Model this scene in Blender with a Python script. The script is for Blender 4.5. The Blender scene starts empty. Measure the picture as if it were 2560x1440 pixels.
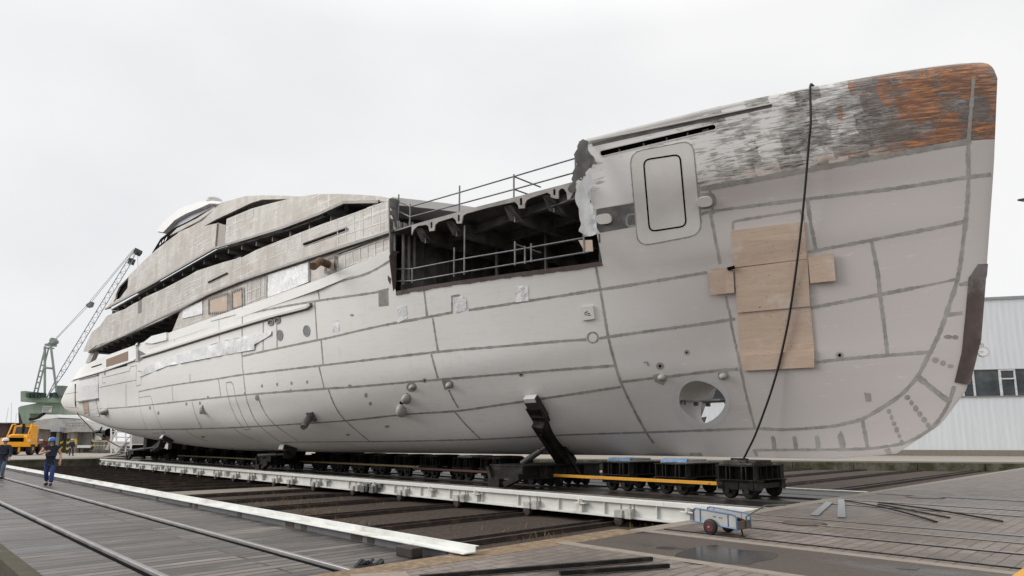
import bpy, bmesh, math, random
import numpy as np
from mathutils import Vector, Matrix, noise as mnoise
from mathutils.bvhtree import BVHTree
from mathutils.geometry import delaunay_2d_cdt
random.seed(7)
V = Vector
SC = bpy.context.scene
COL = SC.collection
# ---------------------------------------------------------------- camera model (photo pixels 2560 x 1440 -> rays)
FPX, CX, CY, HZ, EYE = 1640., 1280., 853., 1102., 1.62
PITCH = math.atan2(HZ - CY, FPX)
AZ = math.atan2(1615., math.hypot(FPX, HZ - CY))
RX, RY = math.sin(AZ), math.cos(AZ)          # image-right direction in world X, Y
DX, DY = -math.cos(AZ), math.sin(AZ)         # viewing direction in world X, Y
CAM = V((0, 0, EYE))
def ray(x, y):
    xr = (x - CX) / FPX; yu = (CY - y) / FPX
    d = math.cos(PITCH) - yu * math.sin(PITCH); up = math.sin(PITCH) + yu * math.cos(PITCH)
    return V((xr * RX + d * DX, xr * RY + d * DY, up))
def onZ(x, y, z=0.): v = ray(x, y); return CAM + v * ((z - EYE) / v.z)
def onY(x, y, Y): v = ray(x, y); return CAM + v * (Y / v.y)
def onX(x, y, X): v = ray(x, y); return CAM + v * (X / v.x)
def onD(x, y, D): v = ray(x, y); return CAM + v * (D / (v.x * DX + v.y * DY))
def rd(r, d, z=0.): return V((r * RX + d * DX, r * RY + d * DY, z))     # metres right / ahead of the camera foot
# ---------------------------------------------------------------- scene tagging
def tag(o, label=None, cat=None, group=None, kind=None):
    if label: o['label'] = label
    if cat: o['category'] = cat
    if group: o['group'] = group
    if kind: o['kind'] = kind
    return o
def empty(name, loc=(0, 0, 0), rz=0., label=None, cat=None, group=None):
    o = bpy.data.objects.new(name, None); COL.objects.link(o)
    o.location = loc; o.rotation_euler = (0, 0, rz); o.empty_display_size = .2
    return tag(o, label, cat, group)
def copy_tree(o, parent=None):
    c = o.copy(); COL.objects.link(c)
    if parent is not None: c.parent = parent
    for ch in list(o.children): copy_tree(ch, c)
    return c
# ---------------------------------------------------------------- mesh builder
class MB:
    def __init__(s): s.v = []; s.f = []; s.m = []; s.cur = 0
    def add(s, vs, fs):
        n = len(s.v); s.v += [tuple(v) for v in vs]; s.f += [tuple(i + n for i in f) for f in fs]; s.m += [s.cur] * len(fs)
    def box(s, a, b):
        x0, y0, z0 = (min(p, q) for p, q in zip(a, b)); x1, y1, z1 = (max(p, q) for p, q in zip(a, b))
        s.add([(x0,y0,z0),(x1,y0,z0),(x1,y1,z0),(x0,y1,z0),(x0,y0,z1),(x1,y0,z1),(x1,y1,z1),(x0,y1,z1)],
              [(3,2,1,0),(4,5,6,7),(0,1,5,4),(1,2,6,5),(2,3,7,6),(3,0,4,7)])
        return s
    def beam(s, p, q, w, h=None, up=(0, 0, 1)):
        p, q = V(p), V(q); h = w if h is None else h; d = (q - p).normalized(); u = V(up)
        if abs(d.dot(u)) > .98: u = V((1, 0, 0))
        a = d.cross(u).normalized() * (w / 2); c = a.cross(d).normalized() * (h / 2)
        s.add([p-a-c, p+a-c, p+a+c, p-a+c, q-a-c, q+a-c, q+a+c, q-a+c], [(3,2,1,0),(4,5,6,7),(0,1,5,4),(1,2,6,5),(2,3,7,6),(3,0,4,7)])
        return s
    def tube(s, pts, r, n=8, caps=True):
        pts = [V(p) for p in pts]; rr = r if hasattr(r, '__len__') else [r] * len(pts); vs = []; pu = None
        for i, p in enumerate(pts):
            t = ((pts[min(i+1, len(pts)-1)] - p).normalized() + (p - pts[max(i-1, 0)]).normalized())
            t = t.normalized() if t.length > 1e-6 else V((0, 0, 1))
            if pu is None: pu = t.orthogonal().normalized()
            pu = pu - t * pu.dot(t); pu = pu.normalized() if pu.length > 1e-5 else t.orthogonal().normalized(); w = t.cross(pu)
            vs += [p + (pu * math.cos(2*math.pi*k/n) + w * math.sin(2*math.pi*k/n)) * rr[i] for k in range(n)]
        fs = [(i*n+k, i*n+(k+1) % n, (i+1)*n+(k+1) % n, (i+1)*n+k) for i in range(len(pts)-1) for k in range(n)]
        if caps: fs += [tuple(range(n))[::-1], tuple(range((len(pts)-1)*n, len(pts)*n))]
        s.add(vs, fs); return s
    def lathe(s, c, axis, prof, n=20):           # prof: (distance along axis, radius)
        c = V(c); ax = V(axis).normalized(); u = ax.orthogonal().normalized(); w = ax.cross(u); vs = []; fs = []
        for d, r in prof: vs += [c + ax*d + (u*math.cos(2*math.pi*k/n) + w*math.sin(2*math.pi*k/n))*r for k in range(n)]
        for i in range(len(prof)-1): fs += [(i*n+k, i*n+(k+1) % n, (i+1)*n+(k+1) % n, (i+1)*n+k) for k in range(n)]
        fs += [tuple(range(n))[::-1], tuple(range((len(prof)-1)*n, len(prof)*n))]
        s.add(vs, fs); return s
    def prism(s, poly, d):                       # planar polygon (3-D points) pushed along d
        n = len(poly); poly = [V(p) for p in poly]; d = V(d)
        s.add(poly + [p + d for p in poly], [tuple(range(n))[::-1], tuple(range(n, 2*n))] + [(i, (i+1) % n, n+(i+1) % n, n+i) for i in range(n)])
        return s
    def mesh(s, name, mats):
        me = bpy.data.meshes.new(name); me.from_pydata(s.v, [], s.f)
        for m in (mats if isinstance(mats, (list, tuple)) else [mats]): me.materials.append(m)
        if len(me.materials) > 1: me.polygons.foreach_set('material_index', s.m)
        bm = bmesh.new(); bm.from_mesh(me); bmesh.ops.recalc_face_normals(bm, faces=bm.faces); bm.to_mesh(me); bm.free()
        return me
    def build(s, name, mats, parent=None, smooth=None, bevel=None):
        me = s.mesh(name, mats); o = bpy.data.objects.new(name, me); COL.objects.link(o)
        if parent is not None: o.parent = parent
        if smooth: 
            me.polygons.foreach_set('use_smooth', [True]*len(me.polygons)); me.set_sharp_from_angle(angle=math.radians(smooth))
        if bevel:
            b = o.modifiers.new('bevel', 'BEVEL'); b.width = bevel; b.segments = 2; b.limit_method = 'ANGLE'
        return o
# ---------------------------------------------------------------- materials
MATS = {}
class NT:
    def __init__(s, name):
        s.m = bpy.data.materials.new(name); s.m.use_nodes = True; s.t = s.m.node_tree; s.n = s.t.nodes; s.b = s.n['Principled BSDF']
    def node(s, typ, **kw):
        nd = s.n.new(typ)
        for k, v in kw.items():
            if k.startswith('i_'): nd.inputs[k[2:].replace('_', ' ')].default_value = v
            else: setattr(nd, k, v)
        return nd
    def link(s, a, b): s.t.links.new(a, b)
    def coords(s, scale=(1, 1, 1), rot=(0, 0, 0), kind='Object'):
        tc = s.node('ShaderNodeTexCoord'); mp = s.node('ShaderNodeMapping'); mp.inputs['Scale'].default_value = scale; mp.inputs['Rotation'].default_value = rot
        s.link(tc.outputs[kind], mp.inputs['Vector']); return mp.outputs['Vector']
    def noise(s, vec, scale, detail=4, rough=.6, dist=0.):
        nd = s.node('ShaderNodeTexNoise'); nd.inputs['Scale'].default_value = scale; nd.inputs['Detail'].default_value = detail
        nd.inputs['Roughness'].default_value = rough; nd.inputs['Distortion'].default_value = dist
        s.link(vec, nd.inputs['Vector']); return nd.outputs['Fac']
    def ramp(s, fac, stops, interp='LINEAR'):
        r = s.node('ShaderNodeValToRGB'); r.color_ramp.interpolation = interp; e = r.color_ramp.elements
        while len(e) < len(stops): e.new(.5)
        for el, (p, c) in zip(e, stops): el.position = p; el.color = (c[0], c[1], c[2], 1) if hasattr(c, '__len__') else (c, c, c, 1)
        s.link(fac, r.inputs['Fac']); return r.outputs['Color']
    def mix(s, fac, a, b, mode='MIX'):
        m = s.node('ShaderNodeMix', data_type='RGBA', blend_type=mode)
        for sock, val in ((m.inputs['Factor'], fac), (m.inputs['A'], a), (m.inputs['B'], b)):
            if hasattr(val, 'is_linked'): s.link(val, sock)
            elif hasattr(val, '__len__'): sock.default_value = (*val[:3], 1)
            elif sock.type == 'RGBA': sock.default_value = (val, val, val, 1)
            else: sock.default_value = val
        return m.outputs['Result']
    def math(s, op, a, b=None, clamp=False):
        m = s.node('ShaderNodeMath', operation=op, use_clamp=clamp)
        for sock, val in zip(m.inputs, (a, b)):
            if val is None: continue
            if hasattr(val, 'is_linked'): s.link(val, sock)
            else: sock.default_value = val
        return m.outputs[0]
    def bump(s, h, strength=.3, dist=.02):
        b = s.node('ShaderNodeBump'); b.inputs['Strength'].default_value = strength; b.inputs['Distance'].default_value = dist
        s.link(h, b.inputs['Height']); s.link(b.outputs['Normal'], s.b.inputs['Normal'])
    def out(s, color=None, rough=None, metal=None, spec=None):
        for k, v in (('Base Color', color), ('Roughness', rough), ('Metallic', metal), ('Specular IOR Level', spec)):
            if v is None: continue
            if hasattr(v, 'is_linked'): s.link(v, s.b.inputs[k])
            elif k == 'Base Color': s.b.inputs[k].default_value = (*v[:3], 1)
            else: s.b.inputs[k].default_value = v
        return s.m
def plain(name, c, rough=.6, metal=0., var=.25, scale=6., dirt=None, bump=0., spec=.3, stretch=(1, 1, 1), dl=.5):
    if name in MATS: return MATS[name]
    t = NT(name); v = t.coords(stretch); f = t.noise(v, scale, 5); lo = tuple(x*(1-var) for x in c); hi = tuple(min(1, x*(1+var)) for x in c)
    col = t.ramp(f, [(.3, lo), (.7, hi)])
    if dirt:
        g = t.noise(v, scale*.37, 6, .7); k = t.ramp(g, [(dl, 0), (dl+.18, 1)]); col = t.mix(k, col, dirt)
    if bump: t.bump(f, bump)
    rg = t.ramp(f, [(.2, max(0, rough-.1)), (.8, min(1, rough+.1))])
    MATS[name] = t.out(col, rg, metal, spec); return MATS[name]
# ================================================================ MATERIALS
def hull_material():
    t = NT('hull_primer'); v = t.coords()
    sx = t.node('ShaderNodeSeparateXYZ'); t.link(v, sx.inputs[0]); X, Z = sx.outputs[0], sx.outputs[2]
    fine = t.noise(v, 9, 6, .7); big = t.noise(v, .35, 4); sv = t.coords((.8, .8, 7)); sand = t.noise(sv, 1.6, 5, .65)
    paint = t.mix(t.ramp(big, [(.3, 0), (.7, 1)]), (.735, .73, .71), (.77, .765, .745))
    paint = t.mix(t.ramp(sand, [(.52, 0), (.72, .3)]), paint, (.57, .55, .515))
    paint = t.mix(t.ramp(fine, [(.62, 0), (.75, .14)]), paint, (.45, .43, .41))
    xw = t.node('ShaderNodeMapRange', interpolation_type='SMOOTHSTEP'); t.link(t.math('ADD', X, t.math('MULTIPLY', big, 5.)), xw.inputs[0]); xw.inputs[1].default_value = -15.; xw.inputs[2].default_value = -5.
    paint = t.mix(xw.outputs[0], paint, (.60, .555, .535), 'MIX') if False else t.mix(t.math('MULTIPLY', xw.outputs[0], .85), paint, (.45, .412, .398))  # warmer bow primer, darkened further to stand in for the shade there
    drip = t.noise(t.coords((2.6, 2.6, .22)), 1.5, 5, .75); paint = t.mix(t.ramp(drip, [(.56, 0), (.74, .22)]), paint, (.47, .45, .42))
    scuff = t.noise(t.coords((.7, .7, 3.2)), 2.4, 6, .8); paint = t.mix(t.ramp(scuff, [(.60, 0), (.70, .28)]), paint, (.84, .83, .81)); spk = t.noise(v, 26, 2, .5); paint = t.mix(t.ramp(spk, [(.70, 0), (.76, .3)]), paint, (.36, .34, .32))
    # bare ground bow plating: grinder swathes in blocks, wavy streaks, remains of white, grey and orange coats
    gv = t.coords((1.1, 1.1, 11), (0, math.radians(7), 0)); st = t.noise(gv, 1.0, 5, .62, 1.6); st2 = t.noise(t.coords((2.6, 2.6, 22), (0, math.radians(7), 0)), 1., 4, .7, 2.2)
    wob = t.node('ShaderNodeMix', data_type='VECTOR'); wob.inputs['Factor'].default_value = .16; cb = t.coords((1, 1, 1), (math.radians(90), 0, math.radians(7))); wn = t.node('ShaderNodeTexNoise'); wn.inputs['Scale'].default_value = 6.; wn.inputs['Detail'].default_value = 6; wn.inputs['Roughness'].default_value = .75; t.link(v, wn.inputs['Vector']); t.link(cb, wob.inputs['A']); t.link(wn.outputs['Color'], wob.inputs['B'])
    def blocks(wd, ht, off):
        tile = t.node('ShaderNodeTexBrick', offset=off); t.link(wob.outputs['Result'], tile.inputs['Vector'])
        for kk, vv in (('Scale', 1.), ('Brick Width', wd), ('Row Height', ht), ('Mortar Size', 0.)): tile.inputs[kk].default_value = vv
        tile.inputs['Color1'].default_value = (0, 0, 0, 1); tile.inputs['Color2'].default_value = (1, 1, 1, 1); return tile.outputs['Color']
    ba, bb_ = blocks(.47, .52, .37), blocks(.36, .42, .61); pat = t.noise(t.coords((.9, .9, 1.4)), 1.2, 3, .6, .4); pat2 = t.noise(t.coords((1.2, 1.2, 1.5)), 1.3, 3, .6, .6)
    xf = t.node('ShaderNodeMapRange'); t.link(X, xf.inputs[0]); xf.inputs[1].default_value = -11.6; xf.inputs[2].default_value = -4.5
    wv = t.math('ADD', t.math('MULTIPLY', st, .62), t.math('ADD', t.math('MULTIPLY', pat, .45), t.math('MULTIPLY', ba, .12))); wv = t.math('SUBTRACT', t.math('ADD', wv, .15), t.math('MULTIPLY', xf.outputs[0], .25))
    metal = t.ramp(wv, [(.47, (.085, .078, .07)), (.515, (.15, .14, .128)), (.545, (.29, .28, .265)), (.60, (.43, .42, .405)), (.635, (.74, .725, .71))])
    metal = t.mix(t.ramp(st2, [(.45, 0), (.55, .6)]), metal, t.mix(.5, metal, (.78, .77, .75)))
    xo = t.node('ShaderNodeMapRange'); t.link(X, xo.inputs[0]); xo.inputs[1].default_value = -7.2; xo.inputs[2].default_value = -3.9
    brown = t.ramp(t.math('ADD', t.math('MULTIPLY', bb_, .14), t.math('ADD', t.math('MULTIPLY', pat, .7), t.math('MULTIPLY', xo.outputs[0], .35))), [(.58, 0), (.70, .75)])
    metal = t.mix(brown, metal, t.mix(st, (.075, .055, .047), (.17, .125, .105)))
    om = t.math('ADD', t.math('MULTIPLY', pat2, .8), t.math('ADD', t.math('MULTIPLY', xo.outputs[0], .22), t.math('MULTIPLY', bb_, .07)))
    orange = t.math('MULTIPLY', t.ramp(om, [(.59, 0), (.66, 1)]), t.ramp(st2, [(.45, .08), (.53, .95)]))
    low = t.node('ShaderNodeMapRange'); t.link(Z, low.inputs[0]); low.inputs[1].default_value = 9.25; low.inputs[2].default_value = 8.75
    orange = t.math('MAXIMUM', orange, t.math('MULTIPLY', t.math('MULTIPLY', low.outputs[0], xf.outputs[0]), t.ramp(st, [(.52, 0), (.56, .8)])))
    oc = t.ramp(st, [(.36, (.13, .058, .035)), (.5, (.34, .13, .05)), (.62, (.58, .25, .085))])
    metal = t.mix(orange, metal, oc)
    # the ground band lies above the rubbing line
    un = t.node('ShaderNodeMapRange'); t.link(X, un.inputs[0]); un.inputs[1].default_value = -12.4; un.inputs[2].default_value = -2.4
    rb = t.node('ShaderNodeValToRGB'); rb.name = 'rub_line'; t.link(un.outputs[0], rb.inputs['Fac']); mr = t.node('ShaderNodeMath', operation='ADD'); mm = t.math('MULTIPLY', rb.outputs['Color'], 2.); t.link(mm, mr.inputs[0]); mr.inputs[1].default_value = 8.
    k = t.math('GREATER_THAN', t.math('SUBTRACT', Z, mr.outputs[0]), 0.); k = t.math('MULTIPLY', k, t.math('GREATER_THAN', X, -12.4))
    t.bump(t.mix(k, t.mix(.75, fine, t.noise(t.coords((.55, .55, .4)), 1.3, 2, .4)), st), .16, .035)
    rg = t.mix(k, .58, t.ramp(st, [(.4, .30), (.65, .5)]))
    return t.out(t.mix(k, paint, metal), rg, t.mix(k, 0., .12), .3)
def grid_material():
    """faired aluminium side plating: beige filler with pale weld lines in a rough grid"""
    t = NT('faired_plating'); v = t.coords(); r = t.coords((1, 1, 1), (math.radians(90), 0, 0))
    b = t.node('ShaderNodeTexBrick', offset=0.); t.link(r, b.inputs['Vector'])
    for k, val in (('Scale', 1.), ('Brick Width', .82), ('Row Height', .47), ('Mortar Size', .02), ('Mortar Smooth', .4), ('Bias', 0.)): b.inputs[k].default_value = val
    b.inputs['Color1'].default_value = (.36, .32, .275, 1); b.inputs['Color2'].default_value = (.43, .41, .375, 1); b.inputs['Mortar'].default_value = (.42, .39, .34, 1)
    n = t.noise(v, .55, 5, .65); n2 = t.noise(t.coords((1, 1, 3)), 2.5, 6, .75)
    col = t.mix(t.ramp(n, [(.42, 0), (.6, .75)]), b.outputs['Color'], (.50, .485, .455))
    col = t.mix(t.ramp(n2, [(.46, 0), (.68, .65)]), col, (.26, .25, .235))
    lines = t.math('MULTIPLY', t.math('SUBTRACT', 1., b.outputs['Fac']), 0.); w = t.math('MULTIPLY', b.outputs['Fac'], t.ramp(t.noise(v, .42, 4, .7), [(.47, .0), (.56, .85)]))
    col = t.mix(w, col, (.68, .67, .65))
    sp = t.noise(t.coords((2.2, 2.2, 4)), 3.6, 3, .8); reg = t.ramp(t.noise(v, .5, 3), [(.5, 0), (.58, 1)]); col = t.mix(t.math('MULTIPLY', t.ramp(sp, [(.60, 0), (.66, .85)]), reg), col, (.72, .72, .70))
    vb = t.noise(t.coords((1.0, 1.0, .5)), .8, 3, .6); col = t.mix(t.ramp(vb, [(.48, 0), (.6, .5)]), col, (.30, .265, .23))
    t.bump(n2, .15); return t.out(col, .55, .1, .4)
def planks_material():
    t = NT('wet_planks'); r = t.coords((1, 1, 1), (0, 0, math.radians(90)))
    b = t.node('ShaderNodeTexBrick', offset=.43, offset_frequency=3); t.link(r, b.inputs['Vector'])
    for k, val in (('Scale', 1.), ('Brick Width', 4.2), ('Row Height', .235), ('Mortar Size', .028), ('Mortar Smooth', .15)): b.inputs[k].default_value = val
    b.inputs['Color1'].default_value = (.040, .034, .030, 1); b.inputs['Color2'].default_value = (.20, .172, .152, 1); b.inputs['Mortar'].default_value = (.008, .007, .007, 1)
    g = t.noise(t.coords((9, .9, 1)), 1.6, 7, .72); wet = t.noise(t.coords((1.6, .22, 1)), .9, 5, .65)
    col = t.mix(t.ramp(g, [(.40, 0), (.75, .45)]), b.outputs['Color'], (.20, .172, .155)); col = t.mix(t.ramp(wet, [(.42, .75), (.60, 0)]), col, (.034, .029, .027)); grime = t.noise(t.coords(), .7, 6, .7); col = t.mix(t.ramp(grime, [(.52, 0), (.66, .7)]), col, (.05, .042, .037)); pale = t.noise(t.coords((5, .5, 1)), 1.3, 4, .7); col = t.mix(t.ramp(pale, [(.60, 0), (.70, .55)]), col, (.30, .27, .245))
    sp = t.noise(t.coords((1, 1, 1)), 7, 3, .8); col = t.mix(t.ramp(sp, [(.70, 0), (.74, .8)]), col, (.02, .018, .018))
    h = t.mix(.35, t.math('SUBTRACT', 1., b.outputs['Fac']), g); t.bump(h, .6, .03)
    return t.out(col, t.ramp(wet, [(.35, .22), (.62, .62)]), 0, .45)
def pavers_material():
    t = NT('brick_pavers'); r = t.coords((1, 1, 1), (0, 0, math.radians(90)))
    b = t.node('ShaderNodeTexBrick', offset=.5); t.link(r, b.inputs['Vector'])
    for k, val in (('Scale', 1.), ('Brick Width', .40), ('Row Height', .20), ('Mortar Size', .011), ('Mortar Smooth', .3)): b.inputs[k].default_value = val
    b.inputs['Color1'].default_value = (.19, .158, .138, 1); b.inputs['Color2'].default_value = (.26, .22, .192, 1); b.inputs['Mortar'].default_value = (.035, .028, .022, 1)
    big = t.noise(t.coords(), .32, 5, .62); sm = t.noise(t.coords(), 5, 6, .75); streak = t.noise(t.coords((.25, 1.2, 1)), .8, 5, .65); blot = t.noise(t.coords(), 1.6, 6, .75)
    col = t.mix(t.ramp(sm, [(.35, 0), (.75, .7)]), b.outputs['Color'], (.125, .099, .084)); col = t.mix(t.ramp(big, [(.36, .72), (.58, 0)]), col, (.07, .056, .048))
    col = t.mix(t.ramp(streak, [(.55, 0), (.75, .5)]), col, (.27, .23, .20)); col = t.mix(t.ramp(blot, [(.52, 0), (.68, .6)]), col, (.085, .068, .057))
    t.bump(t.mix(.3, t.math('SUBTRACT', 1., b.outputs['Fac']), sm), .4, .02)
    return t.out(col, t.ramp(big, [(.34, .25), (.56, .68)]), 0, .4)
def gravel_material():
    t = NT('pit_gravel'); v = t.coords(); a = t.noise(v, 9, 8, .8); m = t.noise(v, .45, 5, .65); w = t.noise(v, 28, 2, .5)
    col = t.ramp(a, [(.32, (.022, .017, .014)), (.55, (.074, .055, .046)), (.72, (.16, .125, .105))])
    col = t.mix(t.ramp(m, [(.50, 0), (.66, .6)]), col, (.078, .062, .034)); col = t.mix(t.ramp(w, [(.72, 0), (.76, .6)]), col, (.26, .24, .21))
    t.bump(a, .7, .05); return t.out(col, .9, 0, .25)
def asphalt_material():
    t = NT('wet_asphalt'); v = t.coords(); a = t.noise(v, 30, 4, .8); m = t.noise(t.coords((.7, 1, 1)), .75, 4, .55)
    col = t.ramp(a, [(.35, (.055, .045, .038)), (.7, (.105, .086, .073))]); pud = t.ramp(m, [(.36, 1), (.44, 0)])
    col = t.mix(pud, col, (.035, .03, .028)); t.bump(a, .25, .01)
    return t.out(col, t.mix(pud, t.ramp(m, [(.44, .42), (.6, .72)]), .06), 0, .4)
def concrete_material(name, c, moss=.0, streak=True):
    t = NT(name); v = t.coords(); a = t.noise(v, 6, 6, .75); s = t.noise(t.coords((1.2, 1.2, .16)), 1.4, 5, .7)
    col = t.ramp(a, [(.3, tuple(x*.8 for x in c)), (.7, tuple(x*1.15 for x in c))])
    if streak: col = t.mix(t.ramp(s, [(.46, 0), (.66, .75)]), col, (.07, .062, .05))
    if moss: col = t.mix(t.ramp(t.noise(v, .8, 5, .7), [(.42, 0), (.6, moss)]), col, (.045, .05, .018))
    t.bump(a, .25); return t.out(col, .8, 0, .3)
def plywood_material():
    t = NT('plywood'); g = t.noise(t.coords((.8, .8, 9)), 1.6, 6, .7, .8); k = t.noise(t.coords(), 16, 2, .5); w = t.noise(t.coords(), 1.1, 4, .6)
    col = t.ramp(g, [(.3, (.44, .335, .26)), (.55, (.49, .38, .30)), (.72, (.535, .425, .345))])
    col = t.mix(t.ramp(k, [(.70, 0), (.735, .8)]), col, (.13, .07, .04)); col = t.mix(t.ramp(w, [(.54, 0), (.70, .6)]), col, (.60, .565, .53)); g2 = t.noise(t.coords((1.5, 1.5, 30)), 2.2, 3, .8); col = t.mix(t.ramp(g2, [(.64, 0), (.68, .6)]), col, (.27, .16, .10))
    t.bump(g, .15); return t.out(col, .65, 0, .3)
def sheet_material():
    t = NT('white_plastic_sheet'); a = t.noise(t.coords((1, 1, .6), (0, .5, 0)), 2.2, 5, .6, 1.2)
    t.bump(a, .6, .12); return t.out(t.ramp(a, [(.3, (.66, .67, .68)), (.7, (.80, .81, .81))]), .4, 0, .4)
def corrugated(name, c, axis=(1, 0, 0), period=.5):
    t = NT(name); v = t.coords(); sx = t.node('ShaderNodeSeparateXYZ'); t.link(v, sx.inputs[0])
    w = t.math('SINE', t.math('MULTIPLY', sx.outputs[0], 6.283/period)); n = t.noise(t.coords((1, 1, .1)), 2.2, 5, .7)
    col = t.mix(t.ramp(n, [(.4, 0), (.75, .5)]), c, tuple(x*.78 for x in c)); col = t.mix(t.ramp(w, [(0., .09), (.12, 0)]), col, tuple(x*.6 for x in c))
    t.bump(w, .2, .02); return t.out(col, .5, 0, .4)
HULL = hull_material(); GRID = grid_material(); PLANK = planks_material(); PAVER = pavers_material(); GRAVEL = gravel_material(); ASPH = asphalt_material()
CONC = concrete_material('mossy_concrete', (.17, .155, .12), .9); KERB = concrete_material('kerb_concrete', (.25, .215, .18), 0, False); QUAYC = concrete_material('quay_concrete', (.29, .26, .225), 0, False)
SAND = plain('sandy_dirt', (.21, .15, .095), .9, 0, .4, 9, (.12, .09, .06), .4)
PLY = plywood_material(); SHEET = sheet_material()
FILL = plain('filler_grey', (.28, .27, .25), .7, 0, .25, 3.2, (.36, .35, .325)); FILLD = plain('sprayed_dark_grey', (.13, .13, .128), .6, 0, .5, 2.5)
PRIME = plain('light_primer', (.62, .60, .575), .55, 0, .05, 2); PALEP = plain('pale_primer_ring', (.52, .52, .525), .5, 0, .04, 3)
BLACK = plain('black_gap', (.005, .005, .006), 1., 0, .2, 6, None, 0, .03); RUBBER = plain('black_rubber', (.015, .015, .016), .55, 0, .3, 8)
WHITE = plain('white_gloss_paint', (.72, .72, .70), .35, 0, .05, 2, (.6, .58, .53)); WHITER = plain('clean_white_paint', (.78, .78, .77), .4, 0, .04, 2)
BEAMW = plain('white_beam_paint', (.64, .635, .60), .5, 0, .04, 4, (.36, .29, .21), 0, .3, (1, 1, .2), .60)
STEEL = plain('sooty_steel', (.0085, .0078, .0074), .7, 0, .5, 5, (.045, .036, .030), .2, .22); STEELM = plain('worn_grey_steel', (.20, .20, .205), .45, .6, .25, 4, (.10, .085, .075))
RUSTY = plain('rusty_rail', (.035, .027, .023), .6, .1, .4, 6, (.10, .062, .042), .3); RAILTOP = plain('polished_rail_head', (.34, .33, .325), .38, .8, .08, 2)
ALU = plain('bare_aluminium', (.27, .255, .24), .55, .1, .25, 3, (.17, .16, .15)); RAWD = plain('raw_dark_plating', (.15, .145, .14), .55, .3, .4, 1.8, (.05, .047, .045))
BROWN = plain('brown_cut_edge', (.075, .055, .050), .75, 0, .35, 5); DKDECK = plain('dark_wet_steel_deck', (.020, .018, .0175), .42, 0, .6, 1.4, (.045, .036, .03), .15, .35, (.3, 1, 1))
YEL = plain('yellow_paint', (.60, .29, .03), .45, 0, .08, 3); ORYEL = plain('truck_yellow', (.80, .36, .012), .38, 0, .08, 2, (.62, .27, .02)); DULLY = plain('dull_ochre_paint', (.22, .16, .07), .6, 0, .3, 4)
BLUEP = plain('blue_tube_paint', (.075, .14, .26), .38, .1, .15, 6); GREENP = plain('crane_green', (.25, .335, .26), .7, 0, .15, 1.0, (.33, .39, .33)); GREEND = plain('crane_grey_green', (.25, .30, .27), .5, .1, .15, 1.5)
GLASSD = plain('dark_window_glass', (.05, .06, .065), .12, 0, .5, .8, (.12, .13, .13)); WOODB = plain('timber_block', (.16, .105, .065), .8, 0, .4, 8, (.07, .05, .035), .3)
CONCB = plain('pale_block', (.38, .37, .35), .8, 0, .2, 5); BLUEF = plain('blue_film', (.18, .30, .48), .35, 0, .3, 5)
SKIN = plain('skin', (.46, .27, .19), .55, 0, .08, 8); NAVY = plain('navy_cloth', (.018, .022, .035), .85, 0, .3, 14, None, .2); DENIM = plain('denim', (.035, .06, .17), .85, 0, .3, 12, None, .2)
STRIPE = plain('striped_grey_cloth', (.20, .19, .23), .85, 0, .3, 10); HELB = plain('blue_helmet_plastic', (.06, .19, .50), .3, 0, .06); HELW = plain('white_helmet_plastic', (.75, .75, .73), .3, 0, .05); HELY = plain('yellow_helmet_plastic', (.75, .52, .04), .3, 0, .05)
HAIR = plain('dark_hair', (.03, .022, .016), .8, 0, .3, 20); REDP = plain('red_paint', (.40, .05, .03), .5, 0, .2); CANVAS = plain('grey_tarpaulin', (.16, .155, .145), .6, 0, .3, 3, None, .4)
# ================================================================ HULL SHAPE
YC = 19.2
def interp(x, xs, ys): return float(np.interp(x, xs, ys))
BT = [(-80, 5.8), (-70, 6.2), (-60, 6.5), (-32, 6.5), (-25, 6.4), (-19, 5.8), (-16, 5.3), (-12.6, 4.5), (-9, 3.35), (-6, 2.15), (-4, 1.2), (-2.4, .1)]
def bt(X): return interp(X, [a for a, _ in BT], [b for _, b in BT])
XD0, XD1, ZD = -20.1, -12.2, 7.05            # open bay: aft end, forward end, deck edge height
STEM = [(1.12, -7.0), (1.26, -5.45), (2.03, -4.35), (2.85, -3.75), (3.95, -3.38), (5.9, -3.06), (8.06, -2.74), (10.3, -2.43), (10.55, -2.48), (10.68, -2.55), (10.76, -2.66), (10.8, -2.8)]
def xstem(z): return interp(z, [a for a, _ in STEM], [b for _, b in STEM])
def xstern(z): return interp(z, [3.9, 4.8, 5.5, 6.5, 8.25], [-76.3, -78.4, -78.9, -76.2, -70.6])
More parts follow.
